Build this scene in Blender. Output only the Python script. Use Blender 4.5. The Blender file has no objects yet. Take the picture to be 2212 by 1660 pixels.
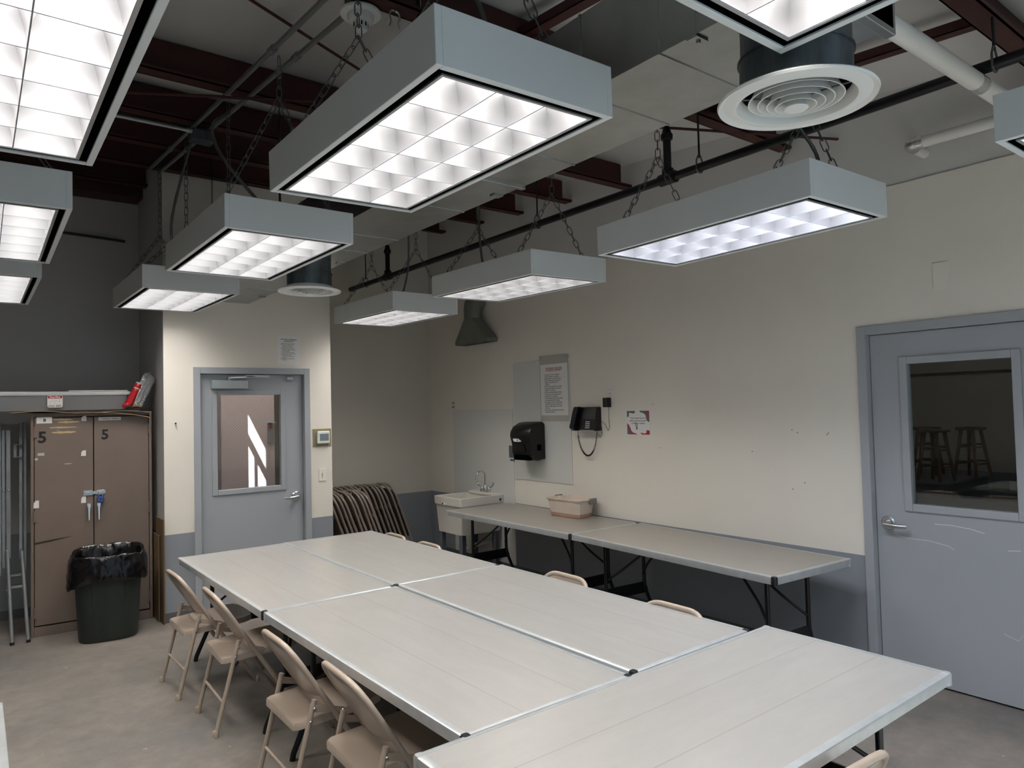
import bpy, bmesh, math, random
from mathutils import Vector, Matrix
random.seed(7)
PI = math.pi
COL = bpy.context.scene.collection
SC = bpy.context.scene

# ------------------------------------------------------------------ helpers
def lin(c):
    if isinstance(c, str):
        c = tuple(int(c[i:i+2], 16) / 255 for i in (0, 2, 4))
    return tuple((x / 12.92 if x <= .04045 else ((x + .055) / 1.055) ** 2.4) for x in c) + (1,)

def nset(n, name, v):
    if name in n.inputs: n.inputs[name].default_value = v

def mat(name, col, rough=.5, metal=0.0, var=0.0, scale=4, col2=None, bump=0.0, bscale=60, aniso=None, spec=.5, coat=0):
    """principled surface; var mixes towards col2 with noise, bump adds fine relief"""
    m = bpy.data.materials.new(name); m.use_nodes = True
    nt = m.node_tree; b = nt.nodes['Principled BSDF']
    nset(b, 'Base Color', lin(col)); nset(b, 'Roughness', rough); nset(b, 'Metallic', metal)
    nset(b, 'Specular IOR Level', spec); nset(b, 'Coat Weight', coat)
    tc = nt.nodes.new('ShaderNodeTexCoord'); src = tc.outputs['Object']
    if aniso:
        mp = nt.nodes.new('ShaderNodeMapping'); mp.inputs['Scale'].default_value = aniso
        nt.links.new(src, mp.inputs['Vector']); src = mp.outputs['Vector']
    if var:
        no = nt.nodes.new('ShaderNodeTexNoise'); nset(no, 'Scale', scale); nset(no, 'Detail', 6); nset(no, 'Roughness', .62)
        nt.links.new(src, no.inputs['Vector'])
        rp = nt.nodes.new('ShaderNodeValToRGB'); rp.color_ramp.elements[0].position = .35; rp.color_ramp.elements[1].position = .7
        c1 = lin(col); c2 = lin(col2) if col2 else tuple(x * .6 for x in c1[:3]) + (1,)
        rp.color_ramp.elements[0].color = c1
        rp.color_ramp.elements[1].color = tuple(c1[i] * (1 - var) + c2[i] * var for i in range(3)) + (1,)
        nt.links.new(no.outputs['Fac'], rp.inputs['Fac']); nt.links.new(rp.outputs['Color'], b.inputs['Base Color'])
    if bump:
        n2 = nt.nodes.new('ShaderNodeTexNoise'); nset(n2, 'Scale', bscale); nset(n2, 'Detail', 4)
        nt.links.new(src, n2.inputs['Vector'])
        bp = nt.nodes.new('ShaderNodeBump'); nset(bp, 'Strength', bump); nset(bp, 'Distance', .01)
        nt.links.new(n2.outputs['Fac'], bp.inputs['Height']); nt.links.new(bp.outputs['Normal'], b.inputs['Normal'])
    return m

def emit(name, col, strength):
    m = bpy.data.materials.new(name); m.use_nodes = True
    nt = m.node_tree; nt.nodes.clear()
    e = nt.nodes.new('ShaderNodeEmission'); o = nt.nodes.new('ShaderNodeOutputMaterial')
    e.inputs['Color'].default_value = lin(col); e.inputs['Strength'].default_value = strength
    nt.links.new(e.outputs[0], o.inputs[0]); return m

def glassmat(name, tint, gloss=.06, rough=.02):
    m = bpy.data.materials.new(name); m.use_nodes = True
    nt = m.node_tree; nt.nodes.clear()
    t = nt.nodes.new('ShaderNodeBsdfTransparent'); t.inputs[0].default_value = lin(tint)
    g = nt.nodes.new('ShaderNodeBsdfGlossy'); g.inputs['Roughness'].default_value = rough
    mx = nt.nodes.new('ShaderNodeMixShader'); mx.inputs[0].default_value = gloss
    o = nt.nodes.new('ShaderNodeOutputMaterial')
    nt.links.new(t.outputs[0], mx.inputs[1]); nt.links.new(g.outputs[0], mx.inputs[2]); nt.links.new(mx.outputs[0], o.inputs[0])
    return m

class B:
    """collects shapes into one mesh"""
    def __init__(s): s.bm = bmesh.new()
    def verts(s, pts): return [s.bm.verts.new(p) for p in pts]
    def face(s, vs):
        try: return s.bm.faces.new(vs)
        except ValueError: return None
    def bx(s, x0, x1, y0, y1, z0, z1, M=None):
        p = [Vector((x, y, z)) for z in (z0, z1) for y in (y0, y1) for x in (x0, x1)]
        if M is not None: p = [M @ v for v in p]
        v = s.verts(p)
        for f in ((0, 2, 3, 1), (4, 5, 7, 6), (0, 1, 5, 4), (2, 6, 7, 3), (0, 4, 6, 2), (1, 3, 7, 5)): s.face([v[i] for i in f])
        return s
    def quad(s, pts): s.face(s.verts(pts)); return s
    def loft(s, rings, close=True, caps=True):
        R = [s.verts(r) for r in rings]; n = len(R[0])
        for a, b in zip(R[:-1], R[1:]):
            for i in range(n if close else n - 1):
                j = (i + 1) % n; s.face([a[i], a[j], b[j], b[i]])
        if caps and close: s.face(R[0][::-1]); s.face(R[-1])
        return s
    def tube(s, pts, r, n=8, closed=False, caps=True):
        pts = [Vector(p) for p in pts]; N = len(pts); rr = r if isinstance(r, (list, tuple)) else [r] * N
        T = []
        for i in range(N):
            a = pts[(i - 1) % N] if (i or closed) else pts[0]; b = pts[(i + 1) % N] if (i < N - 1 or closed) else pts[-1]
            T.append((b - a).normalized())
        t0 = T[0]; u = t0.orthogonal().normalized(); rings = []
        for i in range(N):
            if i:
                ax = T[i - 1].cross(T[i])
                if ax.length > 1e-7: u = Matrix.Rotation(T[i - 1].angle(T[i]), 3, ax.normalized()) @ u
            w = T[i].cross(u).normalized(); u = w.cross(T[i]).normalized()
            k = 1.0
            if 0 < i < N - 1 or closed:
                a = (pts[i] - pts[i - 1]).normalized(); c = max(.3, math.cos(a.angle(T[i]) if a.length else 0)); k = 1 / c
            rings.append([pts[i] + (u * math.cos(2 * PI * j / n) + w * math.sin(2 * PI * j / n)) * rr[i] * (1 if k > 2 else 1) for j in range(n)])
        if closed:
            R = [s.verts(q) for q in rings]
            # last ring joins first: choose best twist
            best = min(range(n), key=lambda k: sum((R[-1][j].co - R[0][(j + k) % n].co).length for j in range(n)))
            for a, b in zip(R[:-1], R[1:]):
                for i in range(n): j = (i + 1) % n; s.face([a[i], a[j], b[j], b[i]])
            for i in range(n): j = (i + 1) % n; s.face([R[-1][i], R[-1][j], R[0][(j + best) % n], R[0][(i + best) % n]])
        else: s.loft(rings, True, caps)
        return s
    def cyl(s, p0, p1, r0, r1=None, n=16): return s.tube([p0, p1], [r0, r0 if r1 is None else r1], n)
    def lathe(s, prof, c=(0, 0, 0), n=32, M=None, cap=False):
        rings = []
        for r, z in prof:
            q = [Vector((r * math.cos(2 * PI * i / n), r * math.sin(2 * PI * i / n), z)) for i in range(n)]
            rings.append([(M @ v if M is not None else v) + Vector(c) for v in q])
        return s.loft(rings, True, cap)
    def prism(s, poly, d0, d1, ax='y'):
        """poly of (a,b); extruded d0..d1 along ax: y->(a,d,b)  z->(a,b,d)  x->(d,a,b)"""
        f = {'y': lambda a, b, d: (a, d, b), 'z': lambda a, b, d: (a, b, d), 'x': lambda a, b, d: (d, a, b)}[ax]
        return s.loft([[f(a, b, d0) for a, b in poly], [f(a, b, d1) for a, b in poly]])
    def text(s, body, size, M, ex=.0004, bold=0, align='LEFT', sx=1.0):
        cu = bpy.data.curves.new('lettering', 'FONT'); cu.body = body; cu.size = size; cu.extrude = ex; cu.offset = bold
        cu.align_x = align; cu.resolution_u = 2; cu.space_line = 1.0
        o = bpy.data.objects.new('lettering', cu); COL.objects.link(o)
        dg = bpy.context.evaluated_depsgraph_get(); me = bpy.data.meshes.new_from_object(o.evaluated_get(dg))
        t = bmesh.new(); t.from_mesh(me)
        bmesh.ops.transform(t, matrix=M @ Matrix.Rotation(PI / 2, 4, 'X') @ Matrix.Diagonal((sx, 1, 1, 1)), verts=t.verts)
        me2 = bpy.data.meshes.new('x'); t.to_mesh(me2); t.free(); s.bm.from_mesh(me2)
        bpy.data.meshes.remove(me2); bpy.data.meshes.remove(me); bpy.data.objects.remove(o); bpy.data.curves.remove(cu)
        return s
    def build(s, name, m, parent=None, smooth=None, bevel=0, seg=2, kind=None, label=None):
        bmesh.ops.recalc_face_normals(s.bm, faces=s.bm.faces)
        me = bpy.data.meshes.new(name); s.bm.to_mesh(me); s.bm.free()
        o = bpy.data.objects.new(name, me); COL.objects.link(o); me.materials.append(m)
        if parent: o.parent = parent
        if smooth is not None:
            for p in me.polygons: p.use_smooth = True
            try:
                me.set_sharp_from_angle(angle=math.radians(smooth))
            except Exception: pass
        if bevel:
            bv = o.modifiers.new('bevel', 'BEVEL'); bv.width = bevel; bv.segments = seg; bv.limit_method = 'ANGLE'; bv.angle_limit = .6
        if kind: o['kind'] = kind
        if label: o['label'] = label
        return o

def T(x, y, z): return Matrix.Translation((x, y, z))
def thing(name, label, cat, loc=(0, 0, 0), rot=(0, 0, 0), group=None, kind=None):
    o = bpy.data.objects.new(name, None); COL.objects.link(o); o.location = loc
    o.rotation_euler = rot if isinstance(rot, tuple) else (0, 0, rot); o.empty_display_size = .1
    if kind: o['kind'] = kind
    if label: o['label'] = label; o['category'] = cat
    if group: o['group'] = group
    return o
def tag(o, label, cat, group=None):
    o['label'] = label; o['category'] = cat
    if group: o['group'] = group
    return o
def dup(root, loc, rot=None, label=None, name=None):
    r = root.copy(); COL.objects.link(r); r.location = loc
    if rot is not None: r.rotation_euler = rot if isinstance(rot, tuple) else (0, 0, rot)
    if label: r['label'] = label
    for ch in [o for o in ALLOBJ() if o.parent == root]:
        c = ch.copy(); COL.objects.link(c); c.parent = r
        for g in [o for o in ALLOBJ() if o.parent == ch]:
            d = g.copy(); COL.objects.link(d); d.parent = c
    return r
def ALLOBJ(): return list(bpy.data.objects)
def arc(c, r, a0, a1, n, plane='xz'):
    out = []
    for i in range(n + 1):
        a = a0 + (a1 - a0) * i / n; u, v = r * math.cos(a), r * math.sin(a)
        out.append((c[0] + u, c[1], c[2] + v) if plane == 'xz' else (c[0] + u, c[1] + v, c[2]) if plane == 'xy' else (c[0], c[1] + u, c[2] + v))
    return out
def rrect(x0, x1, y0, y1, r, n=5):
    o = []
    for cx, cy, a in ((x1 - r, y1 - r, 0), (x0 + r, y1 - r, PI / 2), (x0 + r, y0 + r, PI), (x1 - r, y0 + r, 1.5 * PI)):
        for i in range(n + 1): t = a + PI / 2 * i / n; o.append((cx + r * math.cos(t), cy + r * math.sin(t)))
    return o
def fillet(pts, r, n=6):
    """round the inner corners of a polyline"""
    P = [Vector(p) for p in pts]; out = [P[0]]
    for a, b, c in zip(P[:-2], P[1:-1], P[2:]):
        u = (a - b).normalized(); v = (c - b).normalized(); rr = min(r, (a - b).length * .48, (c - b).length * .48)
        p0 = b + u * rr; p1 = b + v * rr
        for i in range(n + 1):
            t = i / n; out.append(p0 * (1 - t) ** 2 + b * 2 * t * (1 - t) + p1 * t * t)
    out.append(P[-1]); return out

# ------------------------------------------------------------------ measures of the room (metres)
XW, YB, YD, YN, XL = 4.494, 7.554, 6.478, -0.42, -3.2
BX0, BX1 = 1.27, 2.751                 # entry box that carries the far door
ZP = .727                              # top of the grey paint
def roof(y): return 3.455 + .0843 * y

# ------------------------------------------------------------------ materials
def paint(name, top, low, zp=ZP):
    m = mat(name, top, .62, bump=.05, bscale=140)
    nt = m.node_tree; b = nt.nodes['Principled BSDF']
    tc = nt.nodes.new('ShaderNodeTexCoord'); sp = nt.nodes.new('ShaderNodeSeparateXYZ'); nt.links.new(tc.outputs['Object'], sp.inputs[0])
    lt = nt.nodes.new('ShaderNodeMath'); lt.operation = 'LESS_THAN'; lt.inputs[1].default_value = zp; nt.links.new(sp.outputs['Z'], lt.inputs[0])
    no = nt.nodes.new('ShaderNodeTexNoise'); nset(no, 'Scale', 1.7); nset(no, 'Detail', 5)
    rp = nt.nodes.new('ShaderNodeMapRange'); rp.inputs[1].default_value = .35; rp.inputs[2].default_value = .75; rp.inputs[3].default_value = 1; rp.inputs[4].default_value = .95
    nt.links.new(tc.outputs['Object'], no.inputs['Vector']); nt.links.new(no.outputs['Fac'], rp.inputs[0])
    mx = nt.nodes.new('ShaderNodeMix'); mx.data_type = 'RGBA'; mx.inputs[6].default_value = lin(top); mx.inputs[7].default_value = lin(low)
    nt.links.new(lt.outputs[0], mx.inputs[0])
    mu = nt.nodes.new('ShaderNodeMix'); mu.data_type = 'RGBA'; mu.blend_type = 'MULTIPLY'; mu.inputs[0].default_value = 1
    nt.links.new(mx.outputs[2], mu.inputs[6]); nt.links.new(rp.outputs[0], mu.inputs[7]); nt.links.new(mu.outputs[2], b.inputs['Base Color'])
    return m

M = {}
M['wall'] = paint('cream_over_grey_paint', 'eae4d9', '8d9299')
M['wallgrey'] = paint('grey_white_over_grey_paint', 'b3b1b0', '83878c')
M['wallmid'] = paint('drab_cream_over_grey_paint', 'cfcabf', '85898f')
M['insul'] = mat('white_roof_insulation', 'cfcdca', .55, bump=.25, bscale=3, aniso=(1, 1, 1))
M['floor'] = None
M['base'] = mat('charcoal_rubber_base', '5b5d60', .6)
M['redsteel'] = mat('red_primer_steel', '47201b', .6, var=.5, scale=3, col2='2c1411')
M['galv'] = mat('galvanised_sheet', 'b9bdbd', .27, 1.0, var=.5, scale=5, col2='8d9294', bump=.06, bscale=4)
M['galvdark'] = mat('weathered_galvanised', '666d70', .5, .6, var=.8, scale=14, col2='2f3437', aniso=(1, 1, .25))
M['hood'] = mat('dull_hood_metal', '84877f', .45, .35, var=.4, scale=6, col2='6a6d68')
M['emt'] = mat('conduit_steel', '9a9d9d', .4, .8)
M['blackpipe'] = mat('black_iron_pipe', '141315', .45, .1)
M['whitepipe'] = mat('white_pipe_jacket', 'dcdad4', .5, bump=.1, bscale=30)
M['foil'] = mat('foil_tape', 'd8d9da', .22, 1, bump=.6, bscale=60)
M['whitemetal'] = mat('white_enamel', 'dedfdc', .38)
M['housing'] = mat('pale_grey_enamel', 'd3d7d8', .45)
M['gap'] = mat('black_reveal', '050506', 1, spec=0)
M['alu'] = mat('aluminium', 'c2c6c8', .38, .8)
M['louver'] = mat('louver_aluminium', 'ababad', .4, .9)
M['louvershade'] = mat('louver_shade_grey', '85878f', .5)
M['chain'] = mat('chain_steel', '6f706f', .4, .8)
M['doorpaint'] = mat('blue_grey_door_paint', 'a4a8ad', .42, bump=.03, bscale=200)
M['steel'] = mat('satin_steel', 'c9cbcc', .28, 1)
M['chrome'] = mat('chrome', 'd9dbdc', .1, 1)
M['closer'] = mat('silver_closer', 'a9b0b2', .4, .5)
M['glass'] = glassmat('clear_glass', 'f2f5f4', .05)
M['wire'] = mat('wire_mesh', '55575a', .5, .5)
M['paper'] = mat('white_paper', 'e9e8e6', .7)
M['ink'] = mat('black_ink', '1c1b1d', .7)
M['redink'] = mat('red_ink', 'a8222e', .7)
M['beige'] = mat('beige_enamel_steel', 'ab9c8d', .33, coat=.2)
M['brownchair'] = mat('taupe_enamel_steel', '85786f', .34)
M['cap'] = mat('black_plastic_cap', '121214', .4)
M['beigecap'] = mat('beige_foot_cap', 'a39484', .55)
M['blackmetal'] = mat('black_enamel_tube', '0d0e11', .33)
M['rim'] = mat('aluminium_edge', 'c6cacb', .36, .55, var=.3, scale=12, col2='8f9496')
M['cab'] = mat('brown_enamel_cabinet', '7a6b61', .42, var=.4, scale=2.5, col2='655850')
M['dentshade'] = mat('dent_shade_smudge', '33291f', .7)
M['cabseam'] = mat('dark_seam', '1b1513', .7)
M['glue'] = mat('yellowed_glue', 'c8b184', .7, var=.4, scale=30, col2='a8926a')
M['sticker'] = mat('white_sticker', 'e2dfdd', .6)
M['card'] = mat('cardboard', 'a98f6c', .75, var=.3, scale=6, col2='8a7455')
M['darkcard'] = mat('brown_hardboard', '6f5a40', .65, var=.3, scale=5, col2='574530')
M['greybin'] = mat('grey_plastic', '7e7f82', .45)
M['red'] = mat('red_plastic', 'b3121d', .3)
M['blue'] = mat('blue_dial', '15307f', .3)
M['can'] = mat('dark_green_plastic', '1f2824', .5, var=.6, scale=7, col2='333c38', aniso=(1, 1, .3))
M['bag'] = mat('black_bin_liner', '0d0b0c', .22, bump=.5, bscale=14)
M['sink'] = mat('white_sink_plastic', 'd9d5cc', .4)
M['stained'] = mat('stained_basin', 'bfb4a4', .5, var=.8, scale=9, col2='8d7f6c')
M['greyleg'] = mat('grey_leg_steel', '5b626c', .45)
M['pvc'] = mat('white_pvc', 'cfccc6', .4)
M['board'] = mat('white_hardboard', 'd5d5d1', .4)
M['poly'] = mat('clear_sleeve', 'b6b4ac', .4)
M['black'] = mat('black_plastic', '0f0e10', .35)
M['screen'] = mat('dark_screen', '20262a', .12)
M['key'] = mat('pale_keys', 'c9ccce', .5)
M['clearbin'] = mat('cloudy_plastic_bin', 'd8cbbe', .4, var=.5, scale=4, col2='c4b0a0')
M['clay'] = mat('pink_clay_residue', 'b08b78', .6)
M['greyclip'] = mat('grey_latch', '74797c', .5)
M['olive'] = mat('olive_brass_plate', '8e8765', .5)
M['ivory'] = mat('ivory_plastic', 'ece7dc', .4)
M['lcd'] = mat('grey_display', '76838a', .3)
M['pink'] = mat('pink_wall_paint', 'd9cbc9', .6)
M['brownwall'] = mat('brown_wall_paint', '6a5c50', .7)
M['wood'] = mat('worn_wood', '7d5a35', .6, var=.6, scale=8, col2='4f3a26', aniso=(1, 1, .2))
M['ochre'] = mat('ochre_paint', 'a0701f', .5)
M['darkwood'] = mat('dark_wood', '5a4433', .6)
M['greypaint'] = mat('grey_furniture_paint', '8d8f92', .5)
M['rack'] = mat('zinc_channel', '8d8f91', .45, .35, var=.5, scale=9, col2='6b6e70')
M['green'] = mat('green_ink', '4f6f5c', .7)
M['greygreen'] = mat('grey_green_ink', '676a60', .7)
M['magenta'] = mat('magenta_ink', 'b03a62', .7)
M['lamp'] = emit('lamp_glow', 'fffaf4', 22.0)
M['coollamp'] = emit('cool_lamp_glow', 'f3f6ff', 27.0)
M['corrfill'] = emit('corridor_fill_glow', 'fff6f2', 26.0)

def concrete():
    m = mat('sealed_concrete', '9a918a', .5, bump=.08, bscale=40); nt = m.node_tree; b = nt.nodes['Principled BSDF']
    tc = nt.nodes.new('ShaderNodeTexCoord')
    def noise(s, d, r=.6):
        n = nt.nodes.new('ShaderNodeTexNoise'); nset(n, 'Scale', s); nset(n, 'Detail', d); nset(n, 'Roughness', r); nt.links.new(tc.outputs['Object'], n.inputs['Vector']); return n
    a = noise(.9, 7, .65); r1 = nt.nodes.new('ShaderNodeValToRGB'); e = r1.color_ramp.elements
    e[0].position = .32; e[0].color = lin('666462'); e[1].position = .68; e[1].color = lin('867d76')
    k = e.new(.5); k.color = lin('77716b')
    nt.links.new(a.outputs['Fac'], r1.inputs['Fac'])
    f = noise(9, 8, .7); r2 = nt.nodes.new('ShaderNodeMapRange'); r2.inputs[1].default_value = .3; r2.inputs[2].default_value = .7; r2.inputs[3].default_value = .8; r2.inputs[4].default_value = 1.12
    nt.links.new(f.outputs['Fac'], r2.inputs[0])
    mu = nt.nodes.new('ShaderNodeMix'); mu.data_type = 'RGBA'; mu.blend_type = 'MULTIPLY'; mu.inputs[0].default_value = 1
    nt.links.new(r1.outputs[0], mu.inputs[6]); nt.links.new(r2.outputs[0], mu.inputs[7])
    # paint flecks and pale scuffs
    v = noise(26, 3, .5); th = nt.nodes.new('ShaderNodeMapRange'); th.inputs[1].default_value = .72; th.inputs[2].default_value = .78; nt.links.new(v.outputs['Fac'], th.inputs[0])
    mx = nt.nodes.new('ShaderNodeMix'); mx.data_type = 'RGBA'; mx.inputs[7].default_value = lin('c4bdb5')
    nt.links.new(th.outputs[0], mx.inputs[0]); nt.links.new(mu.outputs[2], mx.inputs[6]); nt.links.new(mx.outputs[2], b.inputs['Base Color'])
    return m
M['floor'] = concrete()

def tabletop():
    """brushed aluminium-laminate planks: two hairline seams along the length (local y)"""
    m = mat('table_aluminium_planks', 'c5c1ba', .33, .4); nt = m.node_tree; b = nt.nodes['Principled BSDF']
    tc = nt.nodes.new('ShaderNodeTexCoord'); mp = nt.nodes.new('ShaderNodeMapping'); mp.inputs['Scale'].default_value = (5, 1.2, 1)
    nt.links.new(tc.outputs['Object'], mp.inputs[0])
    no = nt.nodes.new('ShaderNodeTexNoise'); nset(no, 'Scale', 2.4); nset(no, 'Detail', 8); nset(no, 'Roughness', .68); nt.links.new(mp.outputs[0], no.inputs['Vector'])
    rp = nt.nodes.new('ShaderNodeValToRGB'); e = rp.color_ramp.elements
    e[0].position = .3; e[0].color = lin('b3b1ad'); e[1].position = .72; e[1].color = lin('bcbab5'); nt.links.new(no.outputs['Fac'], rp.inputs[0])
    sp = nt.nodes.new('ShaderNodeSeparateXYZ'); nt.links.new(tc.outputs['Object'], sp.inputs[0])
    ab = nt.nodes.new('ShaderNodeMath'); ab.operation = 'ABSOLUTE'; nt.links.new(sp.outputs['X'], ab.inputs[0])
    c = nt.nodes.new('ShaderNodeMath'); c.operation = 'COMPARE'; c.inputs[1].default_value = .128; c.inputs[2].default_value = .0016; nt.links.new(ab.outputs[0], c.inputs[0])
    mx = nt.nodes.new('ShaderNodeMix'); mx.data_type = 'RGBA'; mx.inputs[7].default_value = lin('a19b93')
    nt.links.new(c.outputs[0], mx.inputs[0]); nt.links.new(rp.outputs[0], mx.inputs[6]); nt.links.new(mx.outputs[2], b.inputs['Base Color'])
    return m
M['top'] = tabletop()
M['darktop'] = mat('darker_table_top', '9f9a92', .34, .25, var=.3, scale=5, col2='8f8b84', aniso=(4, .8, 1))  # darker, greyer top for the two tables along the right wall

# ------------------------------------------------------------------ room shell
def S(name, b, m, **k): return b.build(name, m, kind='structure', **k)
S('floor', B().bx(XL - .2, 11, YN - .15, 9.3, -.12, 0), M['floor'])
y0, y1 = YN - .12, YB + .12
b = B(); b.loft([[(x, y0, roof(y0)), (x, y1, roof(y1)), (x, y1, roof(y1) + .12), (x, y0, roof(y0) + .12)] for x in (XL - .2, 11)])
S('ceiling', b, M['insul'])
ZT = 4.2
DY0, DY1, DZ = 1.205, 2.225, 2.18        # right door, outer frame
# right wall, gypsum part with the door opening, and the white insulation above it
b = B(); b.bx(XW, XW + .12, DY1 - .03, YB + .12, 0, 3.03); b.bx(XW, XW + .12, YN - .12, DY0 + .03, 0, 3.03); b.bx(XW, XW + .12, DY0 + .03, DY1 - .03, DZ - .03, 3.03)
S('wall_right', b, M['wall'])
S('wall_right_upper', B().bx(XW + .012, XW + .12, YN - .12, YB + .12, 3.03, ZT), M['insul'])
S('wall_back_left', B().bx(XL, BX0, YB, YB + .12, 0, 4.1), M['wallgrey'])
S('wall_back', B().bx(BX1, XW + .12, YB, YB + .12, 0, 4.1), M['wallmid'])
FX0, FX1, FZ = 1.504, 2.537, 2.14         # far door, outer frame
b = B(); b.bx(BX0, FX0 + .03, YD, YD + .004, 0, 4.2); b.bx(BX0 + .1, FX0 + .03, YD + .004, YD + .12, 0, 4.2); b.bx(FX1 - .03, BX1, YD, YD + .12, 0, 4.2); b.bx(FX0 + .03, FX1 - .03, YD, YD + .12, FZ - .03, 4.2)
b.bx(BX1 - .1, BX1, YD + .12, YB + .1, 0, 4.2)
S('wall_entry', b, M['wall'])
S('wall_entry_left', B().bx(BX0, BX0 + .1, YD + .004, YB + .1, 0, 4.2), M['wallgrey'])
S('wall_left', B().bx(XL - .12, XL, YN - .12, YB + .12, 0, ZT), M['wall'])
# near wall with the tall glazed opening behind the camera
WX0, WX1, WZ = -.6, 3.4, 3.15
b = B(); b.bx(XL - .12, WX0, YN - .12, YN, 0, ZT); b.bx(WX1, XW + .12, YN - .12, YN, 0, ZT); b.bx(WX0, WX1, YN - .12, YN, WZ, ZT)
S('wall_near', b, M['wall'])
b = B()
for x in (WX0, WX0 + .95, WX0 + 1.95, WX0 + 2.95, WX1 - .05): b.bx(x, x + .05, YN - .09, YN - .03, 0, WZ)
for z in (0, WZ - .05): b.bx(WX0, WX1, YN - .09, YN - .03, z, z + .05)
w = S('window_1', b, M['alu'])
B().bx(WX0, WX1, YN - .065, YN - .06, .05, WZ - .05).build('pane', M['glass'], w)
# bases
b = B(); b.bx(BX0 - .008, FX0, YD - .008, YD, 0, .08); b.bx(FX1, BX1 + .008, YD - .008, YD, 0, .08); b.bx(BX0 - .008, BX0, YD, YB, 0, .08); b.bx(BX1, BX1 + .008, YD, YB, 0, .08)
S('baseboard_entry', b, M['base'])
b = B(); b.bx(XL, BX0 - .01, YB - .008, YB, 0, .08); b.bx(BX1 + .01, XW, YB - .008, YB, 0, .08); S('baseboard_back', b, M['base'])
b = B(); b.bx(XW - .008, XW, DY1, YB, 0, .08); S('baseboard_right', b, M['base'])
# roof purlins (red zed sections) and sag angles, rods
PY = [1.1, 2.66, 4.14, 4.9, 5.63, 6.33, 7.12]
for i, y in enumerate(PY):
    zt = roof(y) - .004; zb = zt - .215
    b = B(); x0, x1 = XL, XW - .05
    b.bx(x0, x1, y + .043, y + .05, zb, zt)                       # web
    b.bx(x0, x1 + .04, y - .045, y + .05, zb, zb + .007); b.bx(x0, x1 + .04, y - .045, y - .038, zb, zb + .022)
    b.bx(x0, x1, y + .05, y + .12, zt - .007, zt)
    S('trim_%d' % (i + 1), b, M['redsteel'])
n = len(PY)
def sag(x, ya, yb):
    global n; n += 1
    b = B(); za, zb = roof(ya) - .115, roof(yb) - .115
    b.loft([[(x - .03, ya, za), (x + .03, ya, za), (x + .03, ya, za + .005), (x - .03, ya, za + .005)], [(x - .03, yb, zb), (x + .03, yb, zb), (x + .03, yb, zb + .005), (x - .03, yb, zb + .005)]])
    b.loft([[(x - .03, ya, za), (x - .025, ya, za), (x - .025, ya, za + .05), (x - .03, ya, za + .05)], [(x - .03, yb, zb), (x - .025, yb, zb), (x - .025, yb, zb + .05), (x - .03, yb, zb + .05)]])
    S('trim_%d' % n, b, M['redsteel'])
sag(3.72, 1.15, 2.7); sag(2.19, 1.15, 2.7); sag(.64, 2.7, 4.18); sag(.64, 4.18, 4.94)
b = B(); b.bx(.2, 1.26, 7.3, YB, 3.78, 4.05); n += 1; S('trim_%d' % n, b, M['redsteel'])
for a, c, r, lab in (((.9, 3.28, 3.70), (1.95, 3.78, 3.70), .008, 'thin red tie rod crossing the roof beside the smoke detector'),
                  ((.40, 4.50, 3.535), (1.76, 3.80, 3.535), .009, 'thin dark red tie rod crossing under the roof beams at upper left'),
                  ((3.35, 3.02, 3.5), (XW + .02, 2.3, 3.43), .009, 'red tie rod running into the white wall behind the round diffuser')):
    tag(B().tube([a, c], r, 8).build('tie_rod', M['redsteel'], smooth=40), lab, 'tie rod')

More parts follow.
